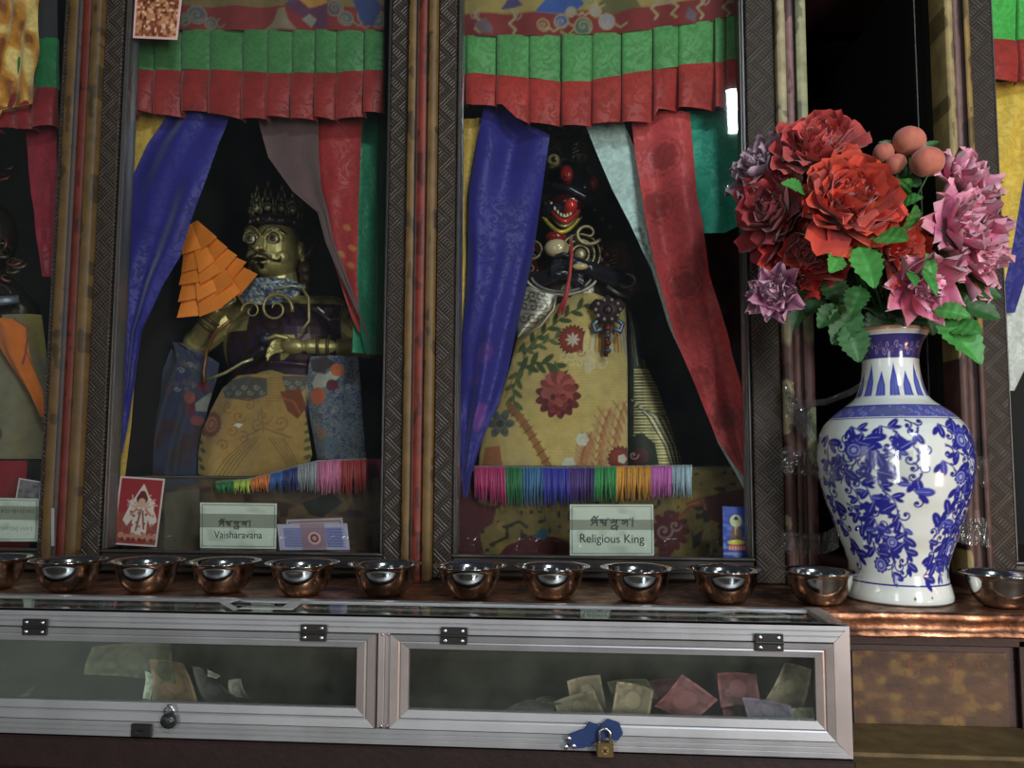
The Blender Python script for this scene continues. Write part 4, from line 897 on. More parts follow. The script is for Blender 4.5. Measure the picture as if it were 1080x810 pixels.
def p1(V):
    x, y = plane(V, YS - 0.03); k = Ink(x, y, lin(176, 158, 100)); k.soft = 0.5; front = (V[:, 1] < hc[1] + 0.005)
    dk, wh = lin(34, 24, 16), lin(196, 186, 150)
    cx, cy = plane(H(0, 0, 0)[None], YS - 0.03); cx, cy = cx[0], cy[0]
    def D(dx, dy, dz):
        a, b = plane(H(dx, dy, dz)[None], YS - 0.03); return a[0], b[0]
    for ex in (-22, 7):
        x0, y0 = D(ex, -5, 30); k.disc(x0, y0, 5.6, wh); k.ring(x0, y0, 5.6, 1.2, dk); k.disc(x0, y0, 3.2, lin(110, 90, 60)); k.ring(x0, y0, 3.2, 0.9, dk); k.disc(x0, y0, 1.3, dk)
    for pts in ([(-9, -8), (-15, -14), (-22, -17), (-29, -16), (-34, -12)], [(-6, -8), (0, -14), (7, -17), (14, -16), (19, -12)]): k.line([D(a, b, 26) for a, b in pts], 1.8, dk)
    k.line([D(-13, -3, 26), D(-16, -8, 26), D(-22, -11.5, 26), D(-28, -9, 26)], 1.3, dk); k.line([D(-2, -3, 26), D(1, -8, 26), D(7, -11.5, 26), D(14, -9, 26)], 1.3, dk)
    k.line([D(-10, 13, 31), D(-16, 15, 30), D(-22, 15, 28), D(-27, 18, 24), D(-29, 15, 20)], 2.2, dk); k.line([D(-7, 13, 31), D(1, 14.5, 30), D(8, 19, 28), D(14, 19, 26), D(16, 15, 24)], 2.2, dk)
    k.ell(*D(-8, 18.5, 30), 7.5, 2.4, 0, lin(60, 20, 16)); k.ell(*D(-8, 24, 30), 3, 3.4, 0, dk)
    k.line([D(-16, 9.5, 28), D(-13, 8, 30)], 1.2, dk); k.line([D(-3, 9, 30), D(-6, 10, 32)], 1.2, dk)
    yy = k.y > D(0, 42, 0)[1]
    # tunic painted on the trunk, arms stay gilt
    tr = yy & (np.abs(k.x - 297) < 60) & (k.y > 318) & (V[:, 1] > YS - 34 * u) & ~((k.x > 300) & (k.y > 355) & (k.y < 384) & (V[:, 1] < YS - 30 * u)) & ~((k.x < 264) & (k.y < 350))
    k.put(tr.astype(float), lin(66, 40, 44)); n = noise1(k.x * 0.3, k.y * 0.3, 6); k.put(tr * np.clip((n - 0.6) * 5, 0, 1), lin(60, 44, 90))
    c = k.c.copy(); return c
fuse('statue_body', m, 0.00125, MAT['gilt'], s1, p1, 1)
# crown
m = MB(); cr = H(-2, -26, 0)
m.lathe([(25 * u, -5 * u), (28 * u, -5 * u), (28.5 * u, 4 * u), (26 * u, 5 * u), (25 * u, 3 * u)], cr, 40, lin(50, 36, 40))
for i in range(26):
    a = 2 * math.pi * i / 26; m.ball(cr + np.array((28.5 * u * math.cos(a), 28.5 * u * math.sin(a), 0)), 2.2 * u, 8, 6, lin(30, 30, 70) if i % 2 else lin(120, 96, 60))
for a, hgt in ((-150, 24), (-122, 30), (-90, 34), (-58, 30), (-30, 24), (10, 20), (60, 20), (120, 20), (170, 20)):
    a = math.radians(a); c0 = cr + np.array((26 * u * math.cos(a), 26 * u * math.sin(a), 6 * u)); tdir = np.array((-math.sin(a), math.cos(a), 0))
    for k in range(3):
        for sgn in (-1, 1): m.tube([c0 + tdir * sgn * (8 - 2 * k) * u + np.array((0, 0, k * hgt * 0.25 * u)), c0 + tdir * sgn * (9 - 3 * k) * u + np.array((0, 0, (k + 1) * hgt * 0.26 * u)), c0 + np.array((0, 0, (k + 1.4) * hgt * 0.28 * u))], (1.6 * u, 1.4 * u, 1.0 * u), 6, lin(96, 82, 52))
    m.ball(c0 + np.array((0, 0, 8 * u)), (4.6 * u, 3.4 * u, 5 * u), 12, 8, lin(140, 134, 110)); m.ball(c0 + np.array((0, 0, 17 * u)), (3 * u, 3 * u, 3.4 * u), 10, 8, lin(70, 90, 80)); m.ball(c0 + np.array((0, 0, hgt * u)), (2.2 * u, 2.2 * u, 4 * u), 10, 8, lin(110, 92, 60))
    for sx in (-1.7, 1.7): m.ball(c0 + tdir * sx * u + np.array((3.2 * u * math.cos(a), 3.2 * u * math.sin(a), 8.6 * u)), 1.1 * u, 8, 6, lin(16, 14, 12))
m.ball(cr + np.array((0, 2 * u, 8 * u)), (22 * u, 24 * u, 22 * u), 24, 14, lin(24, 20, 20)); m.capsule(cr + np.array((0, 4 * u, 24 * u)), 9 * u, cr + np.array((0, 4 * u, 42 * u)), 5 * u, 14, lin(40, 30, 30))
m.build('crown', MAT['gilt'], s1, smooth=True)
m = MB()
for k, (dx, dy) in enumerate(((37, 22), (38, 32), (36, 42))): m.ball(H(dx, dy, 0), ((8 - k) * u, 6 * u, (9 - k) * u), 12, 10, lin(92, 64, 48))
m.tube([H(38, 10, 0), H(44, 0, -4), H(48, -10, -6), (H(44, -22, -6))], (3 * u, 4 * u, 3.4 * u, 1.6 * u), 8, lin(60, 40, 40)); m.build('ear_ornament', MAT['gilt'], s1, smooth=True)
# collar and scrollwork
m = MB(); G = []
for j, t_ in enumerate(np.linspace(0, 1, 16)):
    G.append([B(293 + (24 + 14 * t_) * math.sin(a), 300 + 5 * t_ + (2 + 22 * t_) * math.cos(a), 36 + 10 * math.cos(a) - 4 * abs(math.sin(a)) - 2 * t_) for a in np.linspace(-1.45, 1.45, 60)])
G = np.array(G); x, y = plane(G.reshape(-1, 3), YS - 0.06); k = Ink(x, y, lin(110, 122, 130)); n = noise1(x * 0.55, y * 0.55, 3); k.put(np.clip((n - 0.5) * 8, 0, 1), lin(40, 48, 96)); k.put(np.clip((0.33 - n) * 8, 0, 1), lin(190, 190, 170))
o = mk('collar', G.reshape(-1, 3), gridfaces(60, 16), MAT['brocade'], s1, k.c)
m = MB(); gold = lin(170, 150, 100)
def swirl(m, cx, cy, r, turns, w, dz, a0=0, d=1, col=gold):
    th = np.linspace(0, 6.283 * turns, int(26 * turns)); rr = r * (1 - 0.82 * th / th[-1])
    m.tube([B(cx + rr[i] * math.cos(a0 + d * th[i]), cy + rr[i] * math.sin(a0 + d * th[i]), dz) for i in range(len(th))], np.linspace(w, w * 0.5, len(th)) * u, 8, col)
m.tube([B(270, 302, 36), B(278, 306, 42), B(293, 308, 44), B(306, 306, 42), B(314, 302, 36)], 2.0 * u, 8, lin(150, 160, 170))
swirl(m, 308, 334, 17, 1.5, 2.0, 50, 0.2, -1); swirl(m, 283, 336, 10, 1.2, 1.4, 48, 3, 1)
m.tube([B(304, 314, 44), B(322, 310, 44), B(334, 311, 38)], 1.3 * u, 6, lin(190, 184, 160)); m.tube([B(330, 310, 38), B(338, 322, 40), B(339, 345, 42), B(330, 358, 44)], 1.7 * u, 8, gold)
m.tube([B(263, 345, 48), B(247, 356, 46), B(236, 374, 42), B(232, 396, 40), B(234, 408, 42)], 1.9 * u, 8, lin(130, 84, 50)); m.tube([B(238, 405, 48), B(258, 398, 50), B(275, 388, 50), B(285, 384, 48)], 1.6 * u, 8, lin(200, 190, 140))
m.tube([B(344, 332, 30), B(356, 342, 30), B(366, 340, 26), B(368, 326, 22), B(358, 318, 22)], 1.5 * u, 8, lin(110, 90, 80)); m.tube([B(345, 330, 34), B(352, 336, 34)], 1.2 * u, 6, lin(210, 210, 200))
m.tube([B(252, 335, 48), B(266, 326, 48)], 1.4 * u, 6, lin(190, 180, 150))
m.build('gold_scrolls', MAT['gilt'], s1, smooth=True)
for (a, b, dz, rr, ang) in ((231, 348, 30, 10.5, 40), (236, 342, 34, 9.6, 40), (347, 369, 32, 9.5, -88), (356, 368.5, 27, 10.5, -88)):
    m = MB(); R_ = rot_y(ang); c0 = B(a, b, dz); pts = [c0 + R_ @ np.array((rr * u * math.cos(t_), rr * u * math.sin(t_), 0)) for t_ in np.linspace(0, 6.283, 25)]; m.tube(pts, 1.7 * u, 8, lin(100, 80, 50), cap=False)
    m.build('bracelet', MAT['gilt'], s1, smooth=True)
m = MB(); m.ball(B(296, 364, 47), (7 * u, 6 * u, 7 * u), 14, 10, lin(52, 50, 66)); m.capsule(B(292, 374, 44), 6 * u, B(276, 385, 40), 7 * u, 12, lin(44, 34, 46)); m.ball(B(300, 360, 52), (2.4 * u, 2 * u, 2 * u), 8, 6, lin(90, 88, 100)); m.build('held_purse', MAT['gilt'], s1, smooth=True)
# robe cloths of the first statue
def robe(name, outline_rows, Yf, bulge, col, paint, parent, mat='brocade', nu=150, nv=150, folds=2, amp=0.004, lean=0.0):
    ys = np.linspace(outline_rows[0][0], outline_rows[-1][0], nv); us = np.linspace(0, 1, nu); U, PYy = np.meshgrid(us, ys)
    L = interp(outline_rows, PYy, 1); R = interp(outline_rows, PYy, 2); PX = L + (R - L) * U; P = at(PX, PYy, Yf); V = (PYy - ys[0]) / (ys[-1] - ys[0])
    P[..., 1] += -bulge * np.sin(U * math.pi) ** 0.6 * (0.75 + 0.25 * V) + amp * np.sin(U * 6.283 * folds + V * 2) - lean * V
    k = Ink(PX, PYy, col); k.soft = 0.5; paint(k); P[..., 2] = np.maximum(P[..., 2], ZPL[parent.name] + 0.003)
    return mk(name, P.reshape(-1, 3), gridfaces(nu, nv)[:, ::-1], MAT[mat], parent, k.c)
def apron1(k):
    yl, br, dk = lin(196, 150, 70), lin(160, 78, 44), lin(96, 72, 44); n = noise1(k.x * 0.08, k.y * 0.08, 6)
    k.put(np.clip((k.y - 455) / 30, 0, 1) * np.clip((270 - k.x) / 40, 0, 1), lin(224, 176, 88), 0.6)
    k.poly([(232, 404), (262, 398), (286, 400), (288, 418), (268, 424), (240, 420)], lin(84, 78, 70)); k.poly([(302, 398), (326, 396), (322, 412), (306, 418)], lin(96, 86, 78))
    for i in range(9): k.curl(238 + i * 6.2, 409 + (i % 2) * 6, 3.2, 1.2, 1, lin(150, 144, 126)) if i < 8 else None
    for i in range(4): k.curl(306 + i * 5, 404 + (i % 2) * 5, 3, 1.2, 1, lin(150, 144, 126))
    for i in range(9): k.line([(286, 400 + i * 3), (302, 400 + i * 3)], 0.9, lin(150, 112, 60))
    k.flower(226, 448, 14, 20, lin(150, 70, 46), rim=lin(120, 44, 34), heart=lin(190, 120, 80)); k.ring(226, 448, 7, 1.4, lin(200, 140, 90))
    for x, y in ((246, 430), (258, 440), (268, 428), (250, 455), (262, 462), (278, 448), (242, 470)): k.curl(x, y, 7, 1.3, 1.4, lin(156, 104, 62), x, 1)
    k.poly([(300, 414), (318, 410), (324, 430), (316, 442), (306, 434)], lin(128, 60, 30)); k.line([(300, 420), (312, 424), (318, 436)], 1.4, lin(170, 96, 50))
    for i in range(5):
        k.line([(280 - i * 3, 462), (262 - i * 4.5, 484), (248 - i * 4.5, 505)], 0.9, dk, 0.8); k.line([(290 + i * 3, 462), (300 + i * 3, 478), (308 + i * 2.5, 494)], 0.9, dk, 0.8)
    k.line([(262, 462), (284, 452), (310, 462)], 1.2, lin(130, 88, 50)); k.line([(282, 430), (284, 456)], 1.2, lin(140, 100, 60))
    k.curl(284, 440, 9, 1.4, 1.2, lin(150, 106, 62)); k.curl(300, 446, 8, 1.4, 1.2, lin(140, 100, 60), 2, -1)
    for y in range(448, 510, 9): k.ell(212 + (y % 2) * 4, y, 4.5, 2.2, 30, lin(70, 86, 40)); k.ell(326, y - 20, 4, 2.2, -30, lin(90, 92, 46))
    k.poly([(252, 449), (256, 447), (262, 448), (258, 452)], lin(226, 224, 210))
robe('yellow_apron', [(396, 250, 326), (410, 234, 325), (432, 222, 322), (455, 212, 326), (480, 208, 330), (500, 208, 322), (516, 210, 300)], YS - 0.045, 0.030, lin(180, 138, 74), apron1, s1, folds=2.5, amp=0.003)
def sleeveR(k):
    base = lin(116, 122, 128)
    n = noise1(k.x * 0.8, k.y * 0.8, 3)
    k.put(np.clip((n - 0.55) * 8, 0, 1), lin(70, 78, 110))
    rs = random.Random(2)
    for i in range(46): x, y = rs.uniform(330, 388), rs.uniform(380, 484); k.curl(x, y, rs.uniform(2.5, 4.6), 1.3, 1.1, rs.choice((lin(150, 150, 140), lin(50, 50, 110), lin(120, 112, 80), lin(74, 56, 120))), rs.uniform(0, 6))
    k.poly([(328, 380), (346, 376), (356, 384), (344, 394), (330, 392)], lin(60, 34, 40)); k.poly([(330, 404), (336, 394), (346, 396), (358, 388), (362, 396), (352, 406), (342, 410), (332, 410)], lin(190, 186, 170))
    k.disc(337, 418, 9, lin(206, 96, 50)); k.disc(358, 391, 6.5, lin(206, 104, 60)); k.disc(353, 407, 6, lin(110, 34, 60)); k.disc(341, 457, 6, lin(150, 110, 90)); k.disc(352, 470, 9, lin(40, 56, 90))
    for i in range(4): k.ring(352, 470, 2 + i * 2, 0.9, lin(130, 140, 150))
    k.line([(326, 384), (320, 398), (324, 412), (322, 430)], 3.0, lin(180, 180, 150))
robe('patterned_sleeve_panel', [(376, 327, 378), (410, 322, 381), (440, 326, 383), (484, 334, 387)], YS - 0.05, 0.016, lin(116, 122, 128), sleeveR, s1, folds=1.5, amp=0.003)
def sleeveL(k):
    rs = random.Random(8); n = noise1(k.x * 0.07, k.y * 0.06, 12)
    k.put(np.clip((n - 0.5) * 4, 0, 1) * (k.y > 420), lin(62, 36, 40), 0.9)
    for i in range(26): x, y = rs.uniform(190, 232), rs.uniform(366, 412); k.curl(x, y, rs.uniform(2.5, 4.6), 1.3, 1.0, rs.choice((lin(136, 140, 146), lin(60, 50, 120), lin(110, 90, 70))), rs.uniform(0, 6))
    k.disc(204, 420, 6.5, lin(160, 70, 56)); k.disc(217, 408, 6, lin(100, 30, 56)); k.disc(205, 432, 6, lin(96, 30, 54)); k.poly([(210, 426), (222, 414), (228, 420), (220, 434), (210, 434)], lin(140, 140, 130)); k.disc(210, 444, 5, lin(130, 60, 60))
    k.disc(182, 410, 6, lin(100, 56, 64), 0.6)
robe('dark_sleeve_panel', [(362, 184, 192), (372, 178, 214), (383, 174, 231), (400, 167, 228), (430, 160, 218), (470, 152, 211), (500, 150, 208), (516, 150, 206)], YS - 0.03, 0.018, lin(48, 54, 84), sleeveL, s1, folds=2, amp=0.005)

# orange ruffled paper fan in its hand
YO = YS - 0.085; uo = unit(YO)
fan = thing('paper_fan', 'bright orange ruffled paper fan held up by the gilded statue', 'paper ornament', Q(232, 312, YO))
apex = np.array((203.0, 234.0)); org, org2 = lin(250, 140, 50), lin(236, 112, 40)
hand = np.array((258.0, 316.0))
m = MB(); m.tube([Q(258, 322, YO + 0.01), Q(236, 290, YO + 0.012), Q(212, 262, YO + 0.014)], 1.5 * uo, 8, lin(110, 80, 50)); m.build('stick', MAT['paintwood'], fan, smooth=True)
rs = random.Random(11)
# tiers are parallel to the axis apex -> base; base edge runs from (267,292) down to (195,342)
A = np.array((201.0, 234.0)); L0 = np.array((173.0, 298.0)); L1 = np.array((192.0, 344.0)); R0 = np.array((268.0, 291.0)); R1 = np.array((248.0, 256.0))
ax = np.array((0.33, 0.944)); sd = np.array((0.88, -0.47))
nt = 5
for t_ in range(nt, 0, -1):
    m = MB(); r0 = 2 + (t_ - 1) * 16.5; r1 = r0 + 29; hw0 = 7 + (t_ - 1) * 6.6; hw1 = hw0 + 13
    nf = 2 + t_ // 2; 
    for f in range(nf):
        a0, a1 = -1 + 2 * f / nf - 0.03, -1 + 2 * (f + 1) / nf + 0.06
        c0 = A + ax * (r0 * 0.98); j = rs.uniform(-2.5, 2.5)
        q = [c0 + sd * hw0 * a0, c0 + sd * hw0 * a1, A + ax * (r1 + j - 5 * abs(a1) ** 2 * t_ * 0.55) + sd * hw1 * a1, A + ax * (r1 + j - 5 * abs(a0) ** 2 * t_ * 0.55 + rs.uniform(-1, 3)) + sd * hw1 * a0]
        dep = [0.000, 0.000, -0.0065, -0.0065]; base = YO + 0.012 - t_ * 0.0003 - 0.012 * (1 - ((a0 + a1) / 2) ** 2); G = np.zeros((6, 6, 3))
        tiltf = rs.uniform(-0.004, 0.004)
        for jj in range(6):
            for ii in range(6):
                uu, vv = ii / 5, jj / 5; pp_ = (q[0] * (1 - uu) + q[1] * uu) * (1 - vv) + (q[3] * (1 - uu) + q[2] * uu) * vv
                yy = base - 0.010 * vv + tiltf * (uu - 0.5) * 2 * vv - 0.0012 * math.sin(uu * 3.14) + 0.0010 * f
                G[jj, ii] = Q(pp_[0], pp_[1], yy)
        c = org if (f + t_) % 2 else org * 0.9
        m.grid(G, c); m.grid(G[::-1] + (0, 0.0006, 0), c)
    m.build('paper_tier', MAT['orange_paper'], fan, smooth=False)

# ---------------- black headed statue
YT = 0.24; u = unit(YT)
s2 = thing('deity_statue', 'black headed statue with gaping red mouth and crossed arms, wearing a gold flowered robe', 'statue', Q(600, 500, YT) * (1, 1, 0) + (0, 0, REST[1] + 0.003), None); ZPL[s2.name] = REST[1]
B = lambda px, py, dz=0: Q(px, py, YT - dz * u)
m = MB()
m.ball(B(592, 172, 0), (26 * u, 28 * u, 26 * u), 28, 18)                                   # skull
m.capsule(B(596, 184, 16), 15 * u, B(618, 198, 30), 11 * u); m.ball(B(607, 205, 26), (19 * u, 17 * u, 9 * u), 20, 14, rot=rot_y(14))   # muzzle
m.ball(B(598, 183, 40), (8 * u, 6 * u, 9 * u), 14, 10); m.ball(B(626, 193, 34), (6 * u, 6 * u, 9 * u), 14, 10)   # nostrils
m.ball(B(584, 168, 26), (8.5 * u, 7 * u, 7 * u), 16, 12); m.ball(B(613, 165, 25), (8 * u, 7 * u, 6 * u), 16, 12)    # eyes
for k in range(4): m.tube([B(603, 166 - k * 4, 30), B(611, 162 - k * 4.4, 31), B(621, 166 - k * 4, 26)], (1.2 * u, 2.1 * u, 1 * u), 8); m.tube([B(574, 160 - k * 4, 24), B(584, 156 - k * 4, 28), B(592, 161 - k * 3, 28)], (1.2 * u, 2.0 * u, 1.2 * u), 8)
m.tube([B(577, 200, 22), B(584, 196, 34), B(600, 199, 42), B(616, 208, 40), B(627, 212, 32)], 3.4 * u, 10)     # upper lip
m.ball(B(592, 226, 14), (23 * u, 24 * u, 13 * u), 22, 14)                                 # lower jaw
m.ball(B(585, 210, 0), (20 * u, 18 * u, 26 * u), 20, 14)
for sgn, x in ((-1, 564), (1, 624)): m.ball(B(x, 176, -8), (6 * u, 6 * u, 12 * u), 12, 10, rot=rot_y(sgn * 20))
m.capsule(B(592, 236, -4), 22 * u, B(598, 260, -6), 26 * u)
m.ball(B(604, 300, -8), (52 * u, 34 * u, 60 * u), 28, 18); m.ball(B(606, 380, -6), (56 * u, 36 * u, 90 * u), 28, 18); m.ball(B(606, 455, -6), (70 * u, 38 * u, 52 * u), 28, 18)
m.capsule(B(560, 272, -4), 17 * u, B(650, 270, -6), 17 * u)
m.capsule(B(656, 276, -2), 15 * u, B(664, 302, 16), 13 * u); m.capsule(B(664, 300, 18), 11.5 * u, B(622, 284, 44), 8.5 * u)      # forearm shining across the chest
m.ball(B(606, 279, 50), (15 * u, 8 * u, 8 * u), 18, 12, rot=rot_y(8)); fingers(m, B(594, 276, 52), (-1, -0.1, 0.12), np.array((0, 0, 3.9 * u)), 4, 18 * u, 2.3 * u, 0.55, (0.1, 0.4, -1))
m.capsule(B(604, 272, 56), 2.8 * u, B(594, 268, 60), 2.3 * u, 10); m.capsule(B(594, 268, 60), 2.3 * u, B(587, 270, 60), 1.9 * u, 10)
m.capsule(B(556, 278, 2), 15 * u, B(553, 304, 18), 12 * u); m.capsule(B(554, 302, 20), 10.5 * u, B(584, 291, 40), 8 * u); m.ball(B(592, 289, 44), (12 * u, 7 * u, 7 * u), 16, 10)
fingers(m, B(602, 290, 46), (1, -0.1, 0.1), np.array((0, 0, 3.7 * u)), 4, 17 * u, 2.2 * u, 0.5, (0, 0.4, -1))
m.capsule(B(594, 283, 48), 2.7 * u, B(602, 280, 51), 2.2 * u, 10)
def p2(V):
    x, y = plane(V, YT - 0.04); bk = lin(38, 38, 46); k = Ink(x, y, bk); k.soft = 0.5; rd = lin(176, 44, 40)
    D = lambda a, b, dz: tuple(float(q[0]) for q in plane(B(a, b, dz)[None], YT - 0.04))
    f = V[:, 1] < YT - 8 * u
    e = D(584, 168, 32); k.ell(*e, 7, 5.5, 0, lin(210, 196, 140)); k.disc(*e, 3.0, bk); k.ring(*e, 6.6, 1.0, lin(150, 40, 30))
    e = D(614, 166, 30); k.ell(*e, 6, 3.5, 0, lin(120, 112, 80)); k.disc(*e, 2.2, bk)
    for q in range(4): k.line([D(603, 166 - q * 4, 32), D(611, 162 - q * 4.4, 32), D(621, 166 - q * 4, 28)], 0.9, lin(130, 116, 80)); k.line([D(576, 158 - q * 4, 28), D(584, 155 - q * 4, 28), D(592, 160 - q * 3, 30)], 0.9, lin(120, 100, 70))
    k.ell(*D(597, 183, 44), 7, 8.5, 0, rd); k.ell(*D(627, 193, 38), 4.6, 7.5, 0, lin(150, 40, 44)); k.disc(*D(596, 186, 46), 1.8, lin(90, 16, 16))
    k.line([D(590, 150, 26), D(596, 144, 26)], 4, lin(130, 40, 24))
    trunk = (k.y > 246) & (V[:, 1] > YT - 30 * u); k.put(trunk.astype(float), lin(74, 58, 52)); k.put(trunk * (k.x < 575) * 1.0, lin(86, 30, 30))
    return k.c
fuse('statue_body', m, 0.0013, MAT['lacquer'], s2, p2, 1)
# mouth: red inside, tongue, gum ring, teeth
m = MB(); m.ball(B(600, 214, 26), (20 * u, 13 * u, 11 * u), 20, 14, lin(60, 10, 12)); m.build('mouth_hollow', MAT['lacquer'], s2, smooth=True)
m = MB(); m.capsule(B(600, 224, 36), 7.0 * u, B(602, 217, 43), 7 * u, 16, lin(206, 52, 46)); m.build('tongue', MAT['lacquer'], s2, smooth=True)
arc = lambda x0, x1, y0, dip, dz, dzz, n=22: [B(x0 + (x1 - x0) * t_, y0 + dip * math.sin(math.pi * t_) + 3 * t_, dz + dzz * math.sin(math.pi * t_)) for t_ in np.linspace(0, 1, n)]
m = MB(); m.tube(arc(578, 612, 216, 16, 22, 24), 2.7 * u, 8, lin(196, 56, 50)); m.build('red_gum', MAT['lacquer'], s2, smooth=True)
m = MB(); m.tube(arc(575, 614, 214, 23, 19, 24), 1.7 * u, 8, lin(190, 170, 120)); m.tube(arc(579, 611, 212, 15, 24, 23), 1.1 * u, 8, lin(220, 210, 170)); 
for t_ in np.linspace(0.08, 0.92, 9): p = B(579 + 32 * t_, 211 + 15 * math.sin(math.pi * t_) + 3 * t_, 26 + 22 * math.sin(math.pi * t_)); m.ball(p, (1.5 * u, 1.4 * u, 2.4 * u), 8, 6, lin(226, 216, 180))
m.build('teeth', MAT['gilt'], s2, smooth=True)
m = MB(); g = arc(571, 612, 226, 17, 16, 26, 40)
for i, p in enumerate(g): m.ball(p, (1.9 * u * (1 + 0.3 * (i % 2)), 1.9 * u, 2.4 * u), 8, 6, lin(214, 186, 70))
m.tube(g, 1.2 * u, 6, lin(170, 140, 50)); m.build('gold_necklace', MAT['gilt'], s2, smooth=True)
# crown of small skulls, mostly in shade
m = MB(); c0 = B(594, 150, 0)
m.lathe([(25 * u, -3 * u), (27.5 * u, -3 * u), (28 * u, 4 * u), (25 * u, 5 * u)], c0, 32, lin(60, 44, 34))
for a in np.radians((-150, -120, -90, -60, -30, 20, 90, 160)):
    b = c0 + np.array((27 * u * math.cos(a), 27 * u * math.sin(a), 8 * u)); m.ball(b, (5 * u, 4.5 * u, 6 * u), 12, 10, lin(120, 104, 80)); m.ball(b + np.array((0, 0, 9 * u)), (2.4 * u, 2.4 * u, 5 * u), 10, 8, lin(110, 36, 26))
m.build('crown', MAT['gilt'], s2, smooth=True)
# breast ornaments
m = MB(); sil, gd = lin(170, 166, 150), lin(176, 160, 120)
def sw(cx, cy, r, turns, w, dz, a0=0, d=1, col=sil, k=0.8):
    th = np.linspace(0, 6.283 * turns, int(26 * turns)); rr = r * (1 - k * th / th[-1])
    m.tube([B(cx + rr[i] * math.cos(a0 + d * th[i]), cy + rr[i] * 0.85 * math.sin(a0 + d * th[i]), dz) for i in range(len(th))], np.linspace(w, w * 0.6, len(th)) * u, 8, col)
for r in (9, 15, 21): m.tube([B(612 + r * math.cos(a), 268 + r * math.sin(a), 33 - 0.35 * r) for a in np.linspace(0, 6.283, 40)], 1.3 * u, 8, gd)
m.ball(B(612, 268, 32), (6 * u, 3 * u, 6 * u), 12, 8, gd)
sw(620, 246, 15, 1.2, 2.2, 34, 0.5, 1, gd); sw(560, 262, 14, 1.3, 2.0, 26, 2, -1, lin(130, 110, 80)); sw(558, 284, 10, 1.2, 1.8, 26, 1, 1, lin(110, 80, 60))
for r, c in ((38, sil), (32, lin(120, 112, 106))): m.tube([B(592 + r * math.cos(a), 290 + r * 0.55 * math.sin(a), 38 - 0.0 * r) for a in np.linspace(0.15, 3.0, 30)], 1.9 * u, 8, c)
for i in range(5): m.ball(B(634 + (i % 2) * 7, 262 + i * 6, 24), (4.5 * u, 3 * u, 4.2 * u), 10, 8, lin(96, 50, 36)); m.tube([B(642, 272 + i * 4, 22), B(650, 268 + i * 4, 20), B(656, 274 + i * 4, 16)], 1.2 * u, 6, lin(130, 84, 60))
for i in range(3): m.ball(B(628 + i * 8, 222 + i * 9, 14), (4 * u, 4 * u, 4 * u), 10, 8, lin(60, 30, 24))
m.build('breast_ornament', MAT['gilt'], s2, smooth=True)
m = MB(); m.ball(B(587, 262, 38), (13 * u, 9 * u, 10 * u), 18, 12, lin(206, 184, 146)); m.ball(B(586, 250, 37), (11 * u, 8 * u, 6 * u), 18, 12, lin(130, 34, 30)); m.build('skull_cup', MAT['porcelain'], s2, smooth=True)
m = MB(); m.ball(B(612, 281, 60), (8 * u, 3.4 * u, 3.6 * u), 14, 8, lin(196, 176, 128)); m.build('wrist_plate', MAT['porcelain'], s2, smooth=True)
m = MB(); m.tube([B(602, 250, 52), B(603, 268, 62), B(601, 290, 62), B(597, 312, 56), B(593, 332, 56)], (1.6 * u, 1.6 * u, 1.6 * u, 2.4 * u, 1.0 * u), 8, lin(180, 40, 38)); m.tube([B(600, 304, 56), B(589, 330, 55)], (1.4 * u, 2 * u), 8, lin(170, 36, 34)); m.build('red_cord', MAT['thread'], s2, smooth=True)
m = MB(); gr = []
for (x0, y0, x1, y1, w) in ((640, 302, 664, 314, 2.2), (642, 296, 668, 300, 2.0)): m.tube([B(x0, y0, 34), B((x0 + x1) / 2, (y0 + y1) / 2 + 2, 32), B(x1, y1, 26)], w * u, 8, lin(120, 112, 110))
m.tube([B(661 + 9 * math.cos(a), 296 + 7 * math.sin(a), 30 - 2 * math.cos(a)) for a in np.linspace(0, 6.28, 24)], 1.4 * u, 8, lin(150, 150, 150)); m.build('bracelet', MAT['gilt'], s2, smooth=True)
